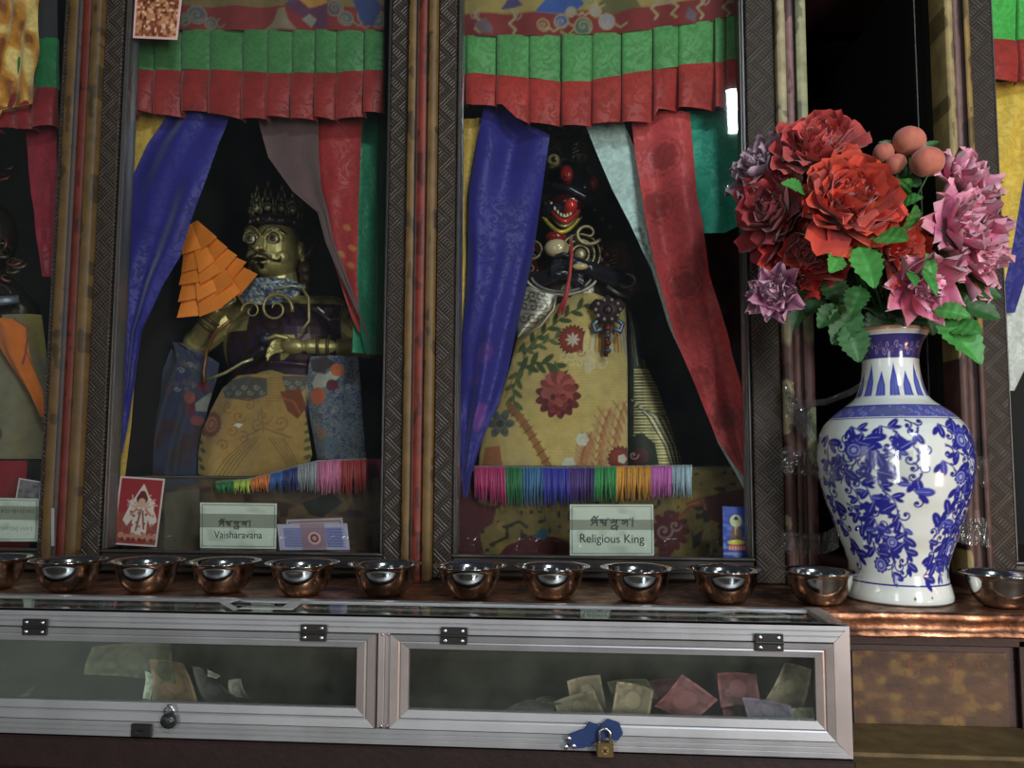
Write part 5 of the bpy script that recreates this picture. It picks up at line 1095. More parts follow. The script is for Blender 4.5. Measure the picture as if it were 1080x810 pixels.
# robe
def robe2(k):
    n = noise1(k.x * 0.06, k.y * 0.06, 5); k.put(np.clip((n - 0.45) * 2, 0, 1), lin(214, 178, 100), 0.5)
    wv = (np.sin(k.y * 2.2) > 0.3).astype(float); k.put(wv, lin(196, 162, 96), 0.3)
    gr, gr2, mar, pk, rd, wh, sh, br = lin(70, 84, 40), lin(96, 110, 60), lin(116, 36, 40), lin(176, 84, 76), lin(150, 52, 38), lin(222, 216, 196), lin(232, 206, 150), lin(160, 96, 50)
    k.sprig([(552, 378), (562, 362), (582, 346), (602, 332), (620, 324)], gr, 7, 1.4, 12); k.sprig([(545, 372), (566, 366), (590, 358)], gr2, 6, 1.2, 7)
    k.flower(604, 361, 16, 22, rd, rim=lin(110, 44, 30)); k.disc(604, 361, 6, lin(190, 90, 70)); 
    for a in range(8): k.ell(604 + 4 * math.cos(a * .785), 361 + 4 * math.sin(a * .785), 3.2, 1.1, a * 45, wh)
    for i in range(12):  # gold embroidery, its shine painted on as pale curls and dabs
        a = i * 0.52; k.curl(594 + (i % 6) * 8, 378 + (i // 6) * 8, 5, 1.1, 1.5, sh, a)
    [k.ell(x, y, a, b, g, sh) for x, y, a, b, g in ((618, 362, 3, 12, 8), (612, 378, 8, 3, 20), (624, 378, 5, 8, -20), (636, 380, 7, 3, 50), (620, 390, 4, 6, 0))]
    k.curl(621, 386, 6, 1.2, 1.4, wh); k.curl(612, 374, 5, 1.2, 1.2, lin(180, 130, 70))
    k.sprig([(566, 384), (548, 392), (542, 410), (543, 428)], gr2, 7, 1.6, 9); k.sprig([(548, 391), (566, 384), (582, 386), (590, 394)], gr, 8, 2.0, 8)
    k.poly([(575, 384), (590, 396), (600, 392), (594, 404), (584, 402)], gr); k.line([(586, 384), (592, 398)], 2.2, gr2)
    k.flower(589, 419, 24, 13, mar, depth=0.22); k.flower(589, 412, 19, 9, pk, depth=0.2); 
    for i in range(7): a = math.radians(200 + i * 24 * 1.15); k.ell(589 + 12 * math.cos(a), 410 + 10 * math.sin(a), 7, 4, math.degrees(a), lin(190, 96, 84) if i % 2 else lin(150, 60, 56))
    for i in range(16): a = i * 0.393; k.disc(589 + 13 * math.cos(a) * (0.6 + 0.4 * (i % 2)), 428 + 9 * math.sin(a), 2.8, lin(96, 26, 32) if i % 2 else lin(150, 54, 54))
    for cx, y0, sc, ln in ((628, 494, 1.0, 60), (644, 490, 1.0, 64), (612, 494, 0.7, 30)):
        for i in range(7):
            t_ = i / 7; x = cx + 14 * t_ * t_ * sc; y = y0 - ln * t_
            k.ell(x - 5 * sc, y - 4, 8, 2.2, -60, lin(206, 160, 110)); k.ell(x + 5 * sc, y - 4, 8, 2.2, -110, lin(196, 130, 90)); k.line([(x - 8 * sc, y - 12), (x, y)], 0.9, br); k.line([(x + 6 * sc, y - 12), (x, y)], 0.9, br)
    for i in range(10):
        t_ = i / 9; x = 540 + 40 * t_; y = 432 + 62 * t_ ** 1.3; k.ell(x, y, 8, 4, 62 + 10 * t_, lin(170, 114, 62)); k.line([(x - 4, y + 4), (x + 5, y - 3)], 1, lin(104, 62, 34))
    k.poly([(536, 494), (540, 478), (552, 468), (562, 476), (566, 494)], lin(214, 184, 120)); k.poly([(508, 494), (512, 472), (528, 470), (532, 494)], lin(190, 110, 60))
    for a in range(6): k.ell(528 + 9 * math.cos(a * 1.047), 447 + 9 * math.sin(a * 1.047), 7, 4.5, a * 60, lin(110, 112, 104)); k.curl(528 + 9 * math.cos(a * 1.047), 447 + 9 * math.sin(a * 1.047), 3.5, 1, 1, lin(60, 60, 56))
    k.disc(528, 447, 4, lin(70, 66, 60)); k.flower(614, 464, 7, 6, wh); k.flower(600, 489, 7, 6, wh)
    k.flower(654, 484, 14, 18, rd, rim=lin(100, 36, 28)); k.flower(656, 484, 5, 5, wh)
    k.poly([(640, 330), (652, 334), (650, 346), (640, 348)], lin(190, 150, 90))
    for i in range(6): k.line([(626 + i * 6, 346), (624 + i * 7, 372)], 2.2, (wh, lin(200, 110, 60), lin(150, 160, 176))[i % 3]); k.line([(629 + i * 6, 346), (627.5 + i * 7, 372)], 0.8, br)
    k.line([(544, 392), (533, 420)], 1, br)
robe('gold_robe', [(312, 604, 634), (322, 586, 660), (340, 560, 661), (356, 545, 661), (385, 538, 662), (430, 524, 662), (452, 510, 662), (478, 505, 662), (496, 504, 662)], YT - 0.055, 0.034, lin(220, 190, 118), robe2, s2, nu=230, nv=260, folds=1.2, amp=0.004)
def scale_(k):
    k.put((k.x < 676 + (k.y - 330) * 0.03).astype(float), lin(64, 66, 60)); a = (np.sin(k.y * 2.0) > 0.1) * (k.y > 388) * (k.x > 668); k.put(a.astype(float), lin(226, 212, 150), 0.8)
    for i in range(7): k.line([(664 + i * 2, 420 + i * 2), (682 + i * 3, 440), (700 + i * 2.2, 470), (708 + i * 1.6, 494)], 1.3, lin(206, 200, 170) if i % 2 else lin(30, 30, 28))
    k.poly([(672, 360), (680, 364), (684, 382), (674, 378)], lin(30, 34, 96)); k.poly([(664, 462), (676, 456), (690, 468), (694, 490), (664, 492)], lin(44, 52, 40)); k.flower(674, 482, 12, 9, lin(80, 36, 44), rim=lin(36, 52, 34)); k.curl(668, 480, 5, 1.2, 1.4, lin(190, 150, 140))
    k.line([(664, 330), (668, 350), (670, 370), (672, 386)], 1.4, lin(150, 150, 130))
robe('scale_armour_skirt', [(322, 658, 663), (345, 658, 674), (385, 658, 682), (410, 658, 694), (450, 658, 708), (480, 658, 717), (496, 658, 721)], YT - 0.030, 0.014, lin(122, 116, 80), scale_, s2, mat='gilt', nu=90, nv=200, folds=0.5, amp=0.002)
def relief(k):
    for i in range(9): k.curl(552 + (i % 3) * 10, 312 + (i // 3) * 12, 6, 1.2, 1.4, lin(80, 74, 66), i); k.line([(552, 306 + i * 5), (578, 314 + i * 4)], 0.9, lin(70, 60, 56))
robe('silver_relief_apron', [(303, 551, 560), (310, 549, 586), (320, 547, 587), (335, 546, 574), (350, 545, 556), (357, 545, 548)], YT - 0.088, 0.006, lin(176, 168, 156), relief, s2, mat='gilt', nu=60, nv=60, folds=1, amp=0.001)
m = MB(); m.tube([B(586, 312, 62), B(584, 326, 62), B(570, 344, 61), B(548, 357, 59)], 1.5 * u, 8, sil); m.build('apron_rim', MAT['gilt'], s2, smooth=True)
m = MB(); pc_ = B(641, 324, 62)
m.prism([tuple((pc_ + np.array((a * u, 0, b * u)))[[0, 2]]) for a, b in ((-18, 2), (-12, 8), (-6, 7), (0, 12), (6, 7), (12, 8), (18, 2), (12, -6), (8, -14), (0, -18), (-8, -14), (-12, -6))], pc_[1] - 3 * u, pc_[1] + 4 * u, lin(88, 66, 66))
for a in range(10): m.ball(pc_ + np.array((12 * u * math.cos(a * .628), -3.6 * u, (10 * math.sin(a * .628) - 3) * u)), 2.2 * u, 8, 6, lin(150, 140, 140))
m.ball(pc_ + np.array((0, -3 * u, -3 * u)), (5 * u, 3 * u, 5 * u), 12, 8, lin(60, 40, 50))
for s_ in (-1, 1): m.tube([B(641 + s_ * 8, 336, 60), B(641 + s_ * 16, 342, 58), B(641 + s_ * 13, 350, 58), B(641 + s_ * 6, 346, 60)], 2.6 * u, 8, lin(96, 112, 132))
m.capsule(B(641, 340, 60), 3.6 * u, B(639, 374, 56), 2.4 * u, 10, lin(110, 50, 40))
for i in range(4): m.ball(B(641, 346 + i * 8, 62), (3.4 * u, 3 * u, 2.6 * u), 10, 8, lin(76, 92, 116) if i % 2 else lin(130, 60, 44))
m.build('belt_pendant', MAT['gilt'], s2, smooth=True)

# ---------------- statue at the left edge (mostly cut off)
YL = 0.22; u = unit(YL); B = lambda px, py, dz=0: Q(px, py, YL) + np.array((0, -dz * u, 0))
s3 = thing('deity_statue', 'dark carved statue in pale brocade with an orange sash, cut by the left edge', 'statue', Q(-10, 490, YL) * (1, 1, 0) + (0, 0, REST[2] + 0.003)); ZPL[s3.name] = REST[2]
m = MB(); m.ball(B(-20, 250, 0), (40 * u, 30 * u, 44 * u), 24, 16); m.ball(B(-20, 350, 0), (66 * u, 36 * u, 60 * u), 24, 16); m.ball(B(-20, 440, 0), (70 * u, 36 * u, 60 * u), 24, 16); m.capsule(B(-20, 300, 0), 30 * u, B(24, 330, 4), 20 * u)
fuse('statue_body', m, 0.0025, MAT['gilt'], s3, lambda V: np.tile(lin(52, 44, 38), (len(V), 1)))
m = MB(); rs = random.Random(5)
for i in range(46):
    x, y = rs.uniform(-30, 42), rs.uniform(175, 296); a = rs.uniform(0, 6); r = rs.uniform(5, 10)
    if x > 34 + (y - 290) * 0.10: continue
    m.tube([B(x + r * math.cos(a + t_) * (1 - t_ / 6), y + r * math.sin(a + t_) * (1 - t_ / 6), 26 + 6 * math.sin(t_) - 0.006 * (x + 20) ** 2) for t_ in np.linspace(0, 4.5, 12)], np.linspace(2.4, 1.0, 12) * u, 6, lin(84, 74, 62) if i % 3 else lin(110, 60, 50))
m.build('carved_curls', MAT['gilt'], s3, smooth=True)
m = MB(); m.tube([B(-30, 322, 44), B(0, 326, 46), B(22, 326, 44), B(44, 322, 38)], (7 * u, 6.5 * u, 6 * u, 4.5 * u), 10, lin(120, 126, 140), flat=0.5); m.build('silver_belt', MAT['gilt'], s3, smooth=True)
m = MB(); m.tube([B(20 + 17 * math.cos(a), 318 + 11 * math.sin(a), 40) for a in np.linspace(0, 6.28, 30)], 1.8 * u, 8, lin(80, 60, 70)); m.build('ring_ornament', MAT['gilt'], s3, smooth=True)
def rp3(k):
    rs = random.Random(3)
    for i in range(26): k.curl(rs.uniform(-40, 48), rs.uniform(350, 482), 6, 1.3, 1.1, lin(140, 124, 90), rs.uniform(0, 6))
    k.disc(-2, 458, 9, lin(90, 40, 34)); k.disc(-2, 458, 5, lin(160, 140, 100)); k.poly([(20, 330), (50, 330), (50, 380), (40, 370)], lin(150, 130, 70))
robe('pale_brocade_robe', [(332, -60, 44), (370, -60, 48), (484, -60, 48)], YL - 0.036, 0.012, lin(140, 128, 98), rp3, s3, folds=2, amp=0.004)
robe('orange_sash', [(336, -14, 14), (345, -10, 28), (356, -6, 29), (372, 2, 31), (388, 12, 36), (400, 20, 41), (415, 30, 47), (430, 40, 48), (440, 47, 48.5)], YL - 0.070, 0.008, lin(222, 116, 44), lambda k: (k.line([(14, 336), (28, 345), (29, 358), (26, 384)], 1.6, lin(120, 50, 80)), k.line([(29, 372), (46, 410)], 1.2, lin(150, 70, 40))), s3, mat='cotton', nu=50, nv=80, folds=1.4, amp=0.003)
cloth('red_cloth', [(486, -60, 30), (540, -60, 30), (580, -60, 30)], 0.13, lin(150, 26, 40), 'dark red cloth hanging below the statue at the left edge', 'cloth', folds=2, mat='cotton')

# ---------------- draped plinths with fringes
def plinth(label, x0, x1, ytop, ybot, Yf, col, paint):
    p = thing('draped_plinth', label, 'plinth', Q((x0 + x1) / 2, ybot, Yf + 0.15) * (1, 1, 0) + (0, 0, SH + 0.003), 'brocade covered plinths under the statues')
    zt_ = Z(ytop, Yf, (x0 + x1) / 2); m = MB(); m.box(X(x0, Yf), X(x1, Yf), Yf + 0.004, 0.52, SH + 0.003, zt_, lin(40, 30, 26), 0.003); m.build('plinth_block', MAT['paintwood'], p)
    nu, nv = 240, 90; U, V = np.meshgrid(np.linspace(0, 1, nu), np.linspace(0, 1, nv)); Xs = X(x0, Yf) + (X(x1, Yf) - X(x0, Yf)) * U; Zs = zt_ + 0.001 + (SH + 0.004 - zt_) * V
    P = np.stack([Xs, Yf + 0.0025 * np.sin(U * 40 + V) * V + 0.003 * noise1(U * 12, V * 3, 3) - 0.006 * V, Zs], -1); a, b = plane(P.reshape(-1, 3), Yf)
    k = Ink(a, b, col); paint(k); mk('brocade_cover', P.reshape(-1, 3), gridfaces(nu, nv)[:, ::-1], MAT['brocade'], p, k.c)
    m = MB(); m.box(X(x0, Yf), X(x1, Yf), Yf, 0.52, zt_ + 0.0005, zt_ + 0.002, col * 0.8); m.build('top_cloth', MAT['cotton'], p)
    return zt_
def pc2(k):
    mar, dk, yl = lin(86, 22, 30), lin(44, 38, 26), lin(150, 122, 62); n = noise1(k.x * 0.07, k.y * 0.09, 14); k.put(np.clip((n - 0.5) * 3, 0, 1), yl, 0.7); k.put(np.clip((noise1(k.x * 0.2, k.y * 0.2, 8) - 0.72) * 9, 0, 1), dk)
    k.poly([(480, 500), (505, 530), (524, 535), (520, 552), (506, 560), (512, 590), (480, 592)], mar); k.flower(706, 560, 22, 11, mar, depth=0.3); k.curl(700, 560, 9, 1.4, 2.4, lin(140, 110, 110)); k.curl(712, 554, 7, 1.2, 1.8, lin(140, 110, 110)); k.poly([(694, 568), (716, 572), (704, 590), (694, 588)], mar)
    k.poly([(742, 524), (790, 514), (792, 560), (770, 566), (762, 552), (748, 548)], mar); k.line([(716, 546), (728, 534), (742, 532), (738, 526), (724, 532)], 2.6, lin(140, 60, 40)); k.poly([(534, 576), (560, 564), (586, 566), (600, 572), (600, 592), (520, 592)], mar)
    k.poly([(562, 566), (572, 556), (580, 560), (574, 570)], lin(50, 90, 100)); k.poly([(730, 566), (742, 558), (738, 574), (730, 580)], dk); k.poly([(740, 540), (746, 538), (748, 550), (742, 552)], dk); k.line([(532, 556), (548, 550), (556, 556)], 3, dk); k.line([(518, 574), (536, 566)], 3, dk)
z2 = plinth('gold and maroon brocade covered plinth below the black headed statue', 482, 792, 494, 592, 0.115, lin(118, 98, 52), pc2)
def pc1(k):
    k.put(np.clip((noise1(k.x * 0.06, k.y * 0.08, 4) - 0.45) * 4, 0, 1), lin(104, 78, 46)); k.put(np.clip((noise1(k.x * 0.1, k.y * 0.12, 9) - 0.6) * 6, 0, 1), lin(60, 26, 28)); k.poly([(174, 520), (210, 515), (210, 580), (174, 580)], lin(108, 96, 76)); k.poly([(318, 530), (350, 520), (362, 530), (340, 546), (326, 542)], lin(26, 28, 20)); k.poly([(118, 490), (200, 490), (214, 510), (150, 522), (118, 512)], lin(60, 62, 70))
z1 = plinth('brown brocade covered plinth below the gilded statue', 117, 402, 505, 584, 0.115, lin(78, 60, 40), pc1)
z3 = plinth('dark covered plinth below the statue at the left edge', -200, 47, 486, 584, 0.15, lin(40, 24, 26), lambda k: None)
def fringe(label, segs, Yf, tops, bots, seed):
    f = thing('silk_fringe', label, 'fringe', Q((segs[0][0] + segs[-1][1]) / 2, 520, Yf), 'rainbow silk fringes on the plinths')
    rs = random.Random(seed)
    for (a, b, c) in segs:
        m = MB(); x = a; c = np.array(c)
        while x < b:
            yt = np.interp(x, [p[0] for p in tops], [p[1] for p in tops]); yb = np.interp(x, [p[0] for p in bots], [p[1] for p in bots]) + rs.uniform(-1.5, 4.0)
            dy = rs.uniform(-0.002, 0.002); sw_ = rs.uniform(-2.5, 2.5); w0 = rs.uniform(0.9, 1.5); cc = c * rs.uniform(0.6, 1.3)
            pts = [Q(x, yt, Yf + 0.002), Q(x, yt + 3, Yf - 0.004 + dy), Q(x + sw_ * 0.3, (yt + yb) / 2, Yf - 0.0055 + dy), Q(x + sw_, yb, Yf - 0.004 + dy * 2)]
            m.tube(pts, np.array((w0, w0, w0 * 0.9, w0 * 0.35)) * unit(Yf), 5, cc); x += 0.95
        m.build('coloured_threads', MAT['thread'], f, smooth=True, kind='stuff')
fringe('rainbow silk fringe from magenta to pale blue hanging below the gold flowered robe', [(501, 533, lin(190, 40, 110)), (533, 551, lin(30, 110, 60)), (551, 572, lin(60, 110, 160)), (572, 600, lin(50, 50, 170)), (600, 627, lin(76, 40, 130)), (627, 650, lin(50, 150, 80)), (650, 687, lin(220, 150, 50)), (687, 708, lin(200, 100, 180)), (708, 729, lin(170, 190, 205))],
       0.100, [(501, 492), (600, 493), (730, 491)], [(501, 524), (520, 532), (600, 531), (640, 527), (730, 521)], 4)
fringe('rainbow silk fringe from green to red hanging slanted below the yellow apron', [(228, 247, lin(36, 120, 60)), (247, 265, lin(176, 200, 70)), (265, 284, lin(220, 120, 50)), (284, 299, lin(40, 90, 160)), (299, 315, lin(36, 40, 110)), (315, 336, lin(160, 160, 166)), (336, 360, lin(206, 110, 150)), (360, 386, lin(170, 40, 44))],
       0.100, [(228, 508), (260, 506), (284, 500), (315, 491), (336, 486), (386, 484)], [(228, 518), (262, 517), (300, 515), (340, 518), (386, 519)], 6)
# ================================================================ VASE
VY = -0.102; vc = at(943, 500, VY); uv = unit(VY)
prof_px = [(350, 0), (359.5, 36.5), (361, 37.5), (363, 37), (366, 35.5), (370, 32.5), (376, 29.8), (384, 27.8), (392, 27), (400, 27.2), (410, 28.6), (420, 31), (429, 34), (434, 38), (440, 46), (446, 54), (453, 61), (460, 66.5), (470, 70.8), (482, 73), (495, 73.8), (508, 73.2), (522, 71), (538, 67), (555, 62), (572, 56.5), (588, 51), (602, 47), (612, 45.6), (620, 46.5), (628, 48.6), (636, 50.2), (640, 50.0), (642, 48)]
vz = lambda py: Z(py, VY, 943)
zs_bot = vz(640.5); shift = SH + 0.0012 - zs_bot
T_ = np.array(prof_px[1:], float); n_h, n_a = 330, 440
yy = np.interp(np.linspace(0, 1, n_h), np.linspace(0, 1, len(T_)), T_[:, 0])
# smooth curve through the profile
def cr_(xs, ys, x):
    out = np.interp(x, xs, ys)
    return out
yy = np.linspace(T_[0, 0], T_[-1, 0], n_h); rr = np.interp(yy, T_[:, 0], T_[:, 1]); kf = np.exp(-np.linspace(-2, 2, 11) ** 2); kf /= kf.sum()
rs_ = np.convolve(np.r_[np.full(5, rr[0]), rr, np.full(5, rr[-1])], kf, 'valid'); rs_[:6] = rr[:6]; rs_[-4:] = rr[-4:]
th = np.linspace(0, 2 * math.pi, n_a, endpoint=False)
ZZ = np.array([vz(y) for y in yy]) + shift
ZZ = (ZZ - ZZ[-1]) * 1.0 + SH + 0.0012
G = np.stack([rs_[:, None] * uv * np.sin(th)[None], -rs_[:, None] * uv * np.cos(th)[None], np.repeat(ZZ[:, None], n_a, 1)], -1)
G[..., 0] += vc[0]; G[..., 1] += VY
TH, YY = np.meshgrid((th + math.pi) % (2 * math.pi) - math.pi, yy); RR = np.repeat(rs_[:, None], n_a, 1)
# unrolled: sx is the arc length around the body from the middle of the front, in the same units as the height
SX = TH * 66.0
k = Ink(SX, YY, lin(226, 232, 226)); k.soft = 0.45
cob, cob2, cob3 = lin(44, 44, 140), lin(72, 78, 170), lin(120, 128, 196)
dirt = noise1(SX * 0.03, YY * 0.05, 8).ravel(); k.put(np.clip((dirt - 0.55) * 2, 0, 1), lin(196, 196, 176), 0.5)
y_ = k.y
k.put(((y_ > 367) & (y_ < 391)).astype(float), lin(66, 58, 120)); 
for i in range(46): k.curl(-207 + i * 9, 378 + (i % 2) * 5, 5, 1.3, 1.2, lin(150, 140, 180) if i % 3 else lin(130, 90, 110), i)
k.put((y_ < 362.5).astype(float), lin(168, 128, 96)); k.put(((y_ > 362.5) & (y_ < 366)).astype(float), lin(206, 196, 186))
for i in range(16):
    x = -207 + i * 26 + 8; h_ = 30 if i % 2 else 23
    k.poly([(x - 9, 430), (x - 8, 430 - h_ * 0.5), (x, 430 - h_ * 1.15), (x + 8, 430 - h_ * 0.5), (x + 9, 430)], cob2); k.poly([(x - 5, 429), (x - 4, 430 - h_ * 0.5), (x, 430 - h_ * 0.9), (x + 4, 430 - h_ * 0.5), (x + 5, 429)], lin(96, 106, 180))
    k.line([(x, 430), (x, 430 - h_ * 0.9)], 0.9, cob)
k.put(((y_ > 431) & (y_ < 436)).astype(float), lin(226, 232, 226)); k.put(((y_ > 441) & (y_ < 453)).astype(float), cob2, 0.95)
for i in range(70): k.curl(-207 + i * 6, 444 + (i % 3) * 3, 3, 1.1, 0.9, lin(150, 156, 200), i)
k.put(((y_ > 439.4) & (y_ < 440.8)).astype(float), cob); k.put(((y_ > 453.4) & (y_ < 454.6)).astype(float), cob)
for i in range(8):
    if i % 2: k.ell(-207 + i * 52 + 26, 447, 22, 4, 0, lin(96, 104, 150))
k.put(((y_ > 621) & (y_ < 622.6)).astype(float), cob); k.put((y_ > 640.5).astype(float), lin(150, 140, 120))
def vine(pts, seed, w=1.3, leaf=6.0, dens=7.0):
    """painted scroll: a stem with curls, leaves and blossoms"""
    rs = random.Random(seed); P = np.array(pts, float); L = np.r_[0, np.cumsum(np.hypot(*np.diff(P, axis=0).T))]
    t = np.linspace(0, L[-1], int(L[-1] / 3) + 2); xs = np.interp(t, L, P[:, 0]) + 2.0 * np.sin(t * 0.2); ys = np.interp(t, L, P[:, 1])
    k.line(list(zip(xs, ys)), w, cob); s_ = 0.0; sg = 1
    while s_ < L[-1]:
        x = np.interp(s_, t, xs); y = np.interp(s_, t, ys); a = math.atan2(np.interp(s_ + 2, t, ys) - y, np.interp(s_ + 2, t, xs) - x) + sg * rs.uniform(0.7, 1.3)
        c = rs.choice((cob, cob, cob2)); lf = leaf * rs.uniform(0.85, 1.6)
        if rs.random() < 0.62:
            k.ell(x + lf * math.cos(a), y + lf * math.sin(a), lf, lf * 0.50, math.degrees(a), c); k.ell(x + lf * 1.2 * math.cos(a + 0.7), y + lf * 1.2 * math.sin(a + 0.7), lf * 0.7, lf * 0.34, math.degrees(a + 0.7), cob); k.line([(x, y), (x + lf * 1.4 * math.cos(a), y + lf * 1.4 * math.sin(a))], 0.5, lin(150, 156, 210))
        else: k.curl(x + lf * math.cos(a), y + lf * math.sin(a), lf * 0.8, 1.2, 1.6, cob, a + 3.14, sg); k.disc(x + lf * math.cos(a), y + lf * math.sin(a), 1.8, cob)
        s_ += dens * rs.uniform(0.7, 1.2); sg = -sg
for off in (0, 207.3 * 1.0):
    o = off
    for pts, sd_ in (
        ([(-62, 462), (-48, 470), (-40, 480), (-52, 496), (-60, 512)], 1), ([(-34, 462), (-20, 468), (-22, 486), (-30, 500)], 2), ([(-12, 456), (-2, 464), (-8, 482), (-4, 496)], 3),
        ([(-72, 490), (-58, 510), (-44, 530), (-36, 548)], 4), ([(-64, 520), (-50, 545), (-40, 565), (-30, 590)], 5), ([(-50, 560), (-36, 575), (-26, 600), (-30, 614)], 6), ([(-20, 556), (-14, 576), (-12, 598), (-8, 610)], 7),
        ([(-8, 498), (-2, 510), (-10, 522), (-4, 532)], 8), ([(-42, 500), (-34, 520), (-26, 536), (-18, 550)], 9),
        ([(18, 460), (30, 468), (44, 466), (54, 478)], 10), ([(20, 480), (34, 488), (48, 494), (64, 486)], 11), ([(16, 496), (30, 506), (46, 512), (60, 520)], 12), ([(54, 464), (68, 480), (76, 500)], 13),
        ([(34, 520), (44, 536), (40, 552), (52, 566)], 14), ([(60, 524), (66, 544), (58, 566), (64, 590)], 15), ([(12, 576), (22, 564), (30, 548), (34, 536)], 16), ([(10, 612), (18, 600), (30, 590), (44, 584)], 17), ([(36, 600), (52, 596), (66, 600), (70, 612)], 18), ([(24, 556), (34, 574), (44, 590), (56, 606)], 19),
        ([(-66, 478), (-54, 474), (-44, 488), (-34, 490)], 31), ([(-70, 540), (-58, 552), (-52, 575), (-44, 592)], 32), ([(26, 466), (38, 482), (58, 500), (70, 512)], 33), ([(50, 504), (42, 520), (50, 540), (44, 556)], 34), ([(66, 500), (70, 530), (66, 556)], 35), ([(28, 566), (40, 570), (56, 580), (66, 574)], 36), ([(-56, 470), (-64, 486), (-70, 520)], 37), ([(20, 590), (30, 606), (44, 612)], 38),
        ([(78, 470), (90, 500), (84, 530), (96, 560), (88, 600)], 20), ([(-90, 470), (-82, 500), (-92, 530), (-84, 560), (-76, 600)], 21)):
        vine([(x * 1.0 + o if x + o < 207 else x + o - 414.7, y) for x, y in pts], sd_)
    for x, y, r in ((40, 476, 9), (-56, 486, 9), (48, 584, 11), (-44, 602, 9), (36, 512, 8), (-28, 578, 7)):
        X_ = x + o; X_ = X_ if X_ < 207 else X_ - 414.7
        k.flower(X_, y, r, 9, cob2, rim=cob, heart=lin(170, 176, 214)); k.ring(X_, y, r * 0.6, 0.9, lin(160, 166, 214))
k.disc(-4, 634, 1.6, lin(70, 66, 60)); k.disc(2, 635, 1.2, lin(70, 66, 60)); k.disc(18, 633, 1.2, lin(90, 86, 80))
vase = thing('porcelain_vase', 'tall blue and white porcelain vase with scrolling flowers holding artificial peonies', 'vase', (vc[0], VY, SH + 0.0012))
h, w_ = G.shape[:2]; a = (np.arange(h - 1)[:, None] * w_ + np.arange(w_)[None]); b = (np.arange(h - 1)[:, None] * w_ + (np.arange(w_)[None] + 1) % w_)
Fv = np.stack([a, b, b + w_, a + w_], -1).reshape(-1, 4)[:, ::-1]
mk('vase_body', G.reshape(-1, 3), Fv, MAT['porcelain'], vase, k.c)
m = MB(); r0 = 36.0 * uv; zt_ = ZZ[0]
m.lathe([(36.6 * uv, zt_ + 0.0000), (35.6 * uv, zt_ + 0.0014), (34.2 * uv, zt_ + 0.0008), (30 * uv, zt_ - 0.008), (25 * uv, zt_ - 0.03), (25 * uv, zt_ - 0.07)], (vc[0], VY, 0), 72, lin(170, 130, 96)); m.build('mouth_rim', MAT['porcelain'], vase, smooth=True)
m = MB(); zb_ = SH + 0.0012; m.lathe([(48.5 * uv, zb_ + 0.0004), (44 * uv, zb_), (0.0001, zb_ + 0.0002)], (vc[0], VY, 0), 72, lin(180, 170, 150)); m.build('foot_ring', MAT['porcelain'], vase, smooth=True)

# ================================================================ ARTIFICIAL FLOWERS
def frame_of(d):
    d = np.asarray(d, float); d = d / np.linalg.norm(d); a = np.cross(d, (0, 0, 1.0) if abs(d[2]) < 0.9 else (1.0, 0, 0)); a /= np.linalg.norm(a); return a, np.cross(d, a), d
def petal(m, c, axes, az, tilt, L, Wd, cup, ruf, tip, colf, rs, nw=7, nl=8, point=0.0, start=0.08, fold=0.0):
    a, b, d = axes; ph = rs.uniform(0, 6.28)
    G = np.zeros((nl, nw, 3)); C = np.zeros((nl, nw, 3)); rad = a * math.cos(az) + b * math.sin(az); tan = -a * math.sin(az) + b * math.cos(az)
    r, h_ = start * L, 0.0; th_ = tilt - cup * 0.6
    for j in range(nl):
        v = j / (nl - 1)
        if j:
            th_ = tilt - cup * 0.6 + cup * 1.5 * (-(v - 0.5)) * -1 * 0.0 + (tip * (v ** 2)) - cup * (1 - v) * 0.0
            r += L / (nl - 1) * math.sin(th_); h_ += L / (nl - 1) * math.cos(th_)
        wv = Wd * (math.sin(math.pi * min(0.10 + v * (0.80 - 0.22 * (1 - point)), 1.0)) ** 0.8) * (1.0 - point * max(0, v - 0.55) ** 1.1 * 2.1)
        wv = max(wv, 0.0003)
        for i in range(nw):
            s_ = (i / (nw - 1) - 0.5) * 2
            rf = ruf * L * v * v * math.sin(s_ * 5.0 + ph) * (0.4 + abs(s_)) + ruf * 0.5 * L * v * math.sin(s_ * 11 + ph * 2)
            up = cup * 0.5 * wv * s_ * s_ - fold * wv * abs(s_)
            n_ = -rad * math.cos(th_) + d * math.sin(th_)
            edge = 1 - 0.10 * abs(s_) ** 2 * v + (rs.uniform(-0.03, 0.03) if j == nl - 1 else 0)
            G[j, i] = c + rad * r * edge + d * h_ * edge + tan * s_ * wv + n_ * (up + rf)
            C[j, i] = colf(v, s_)
    m.grid(G, C.reshape(-1, 3))
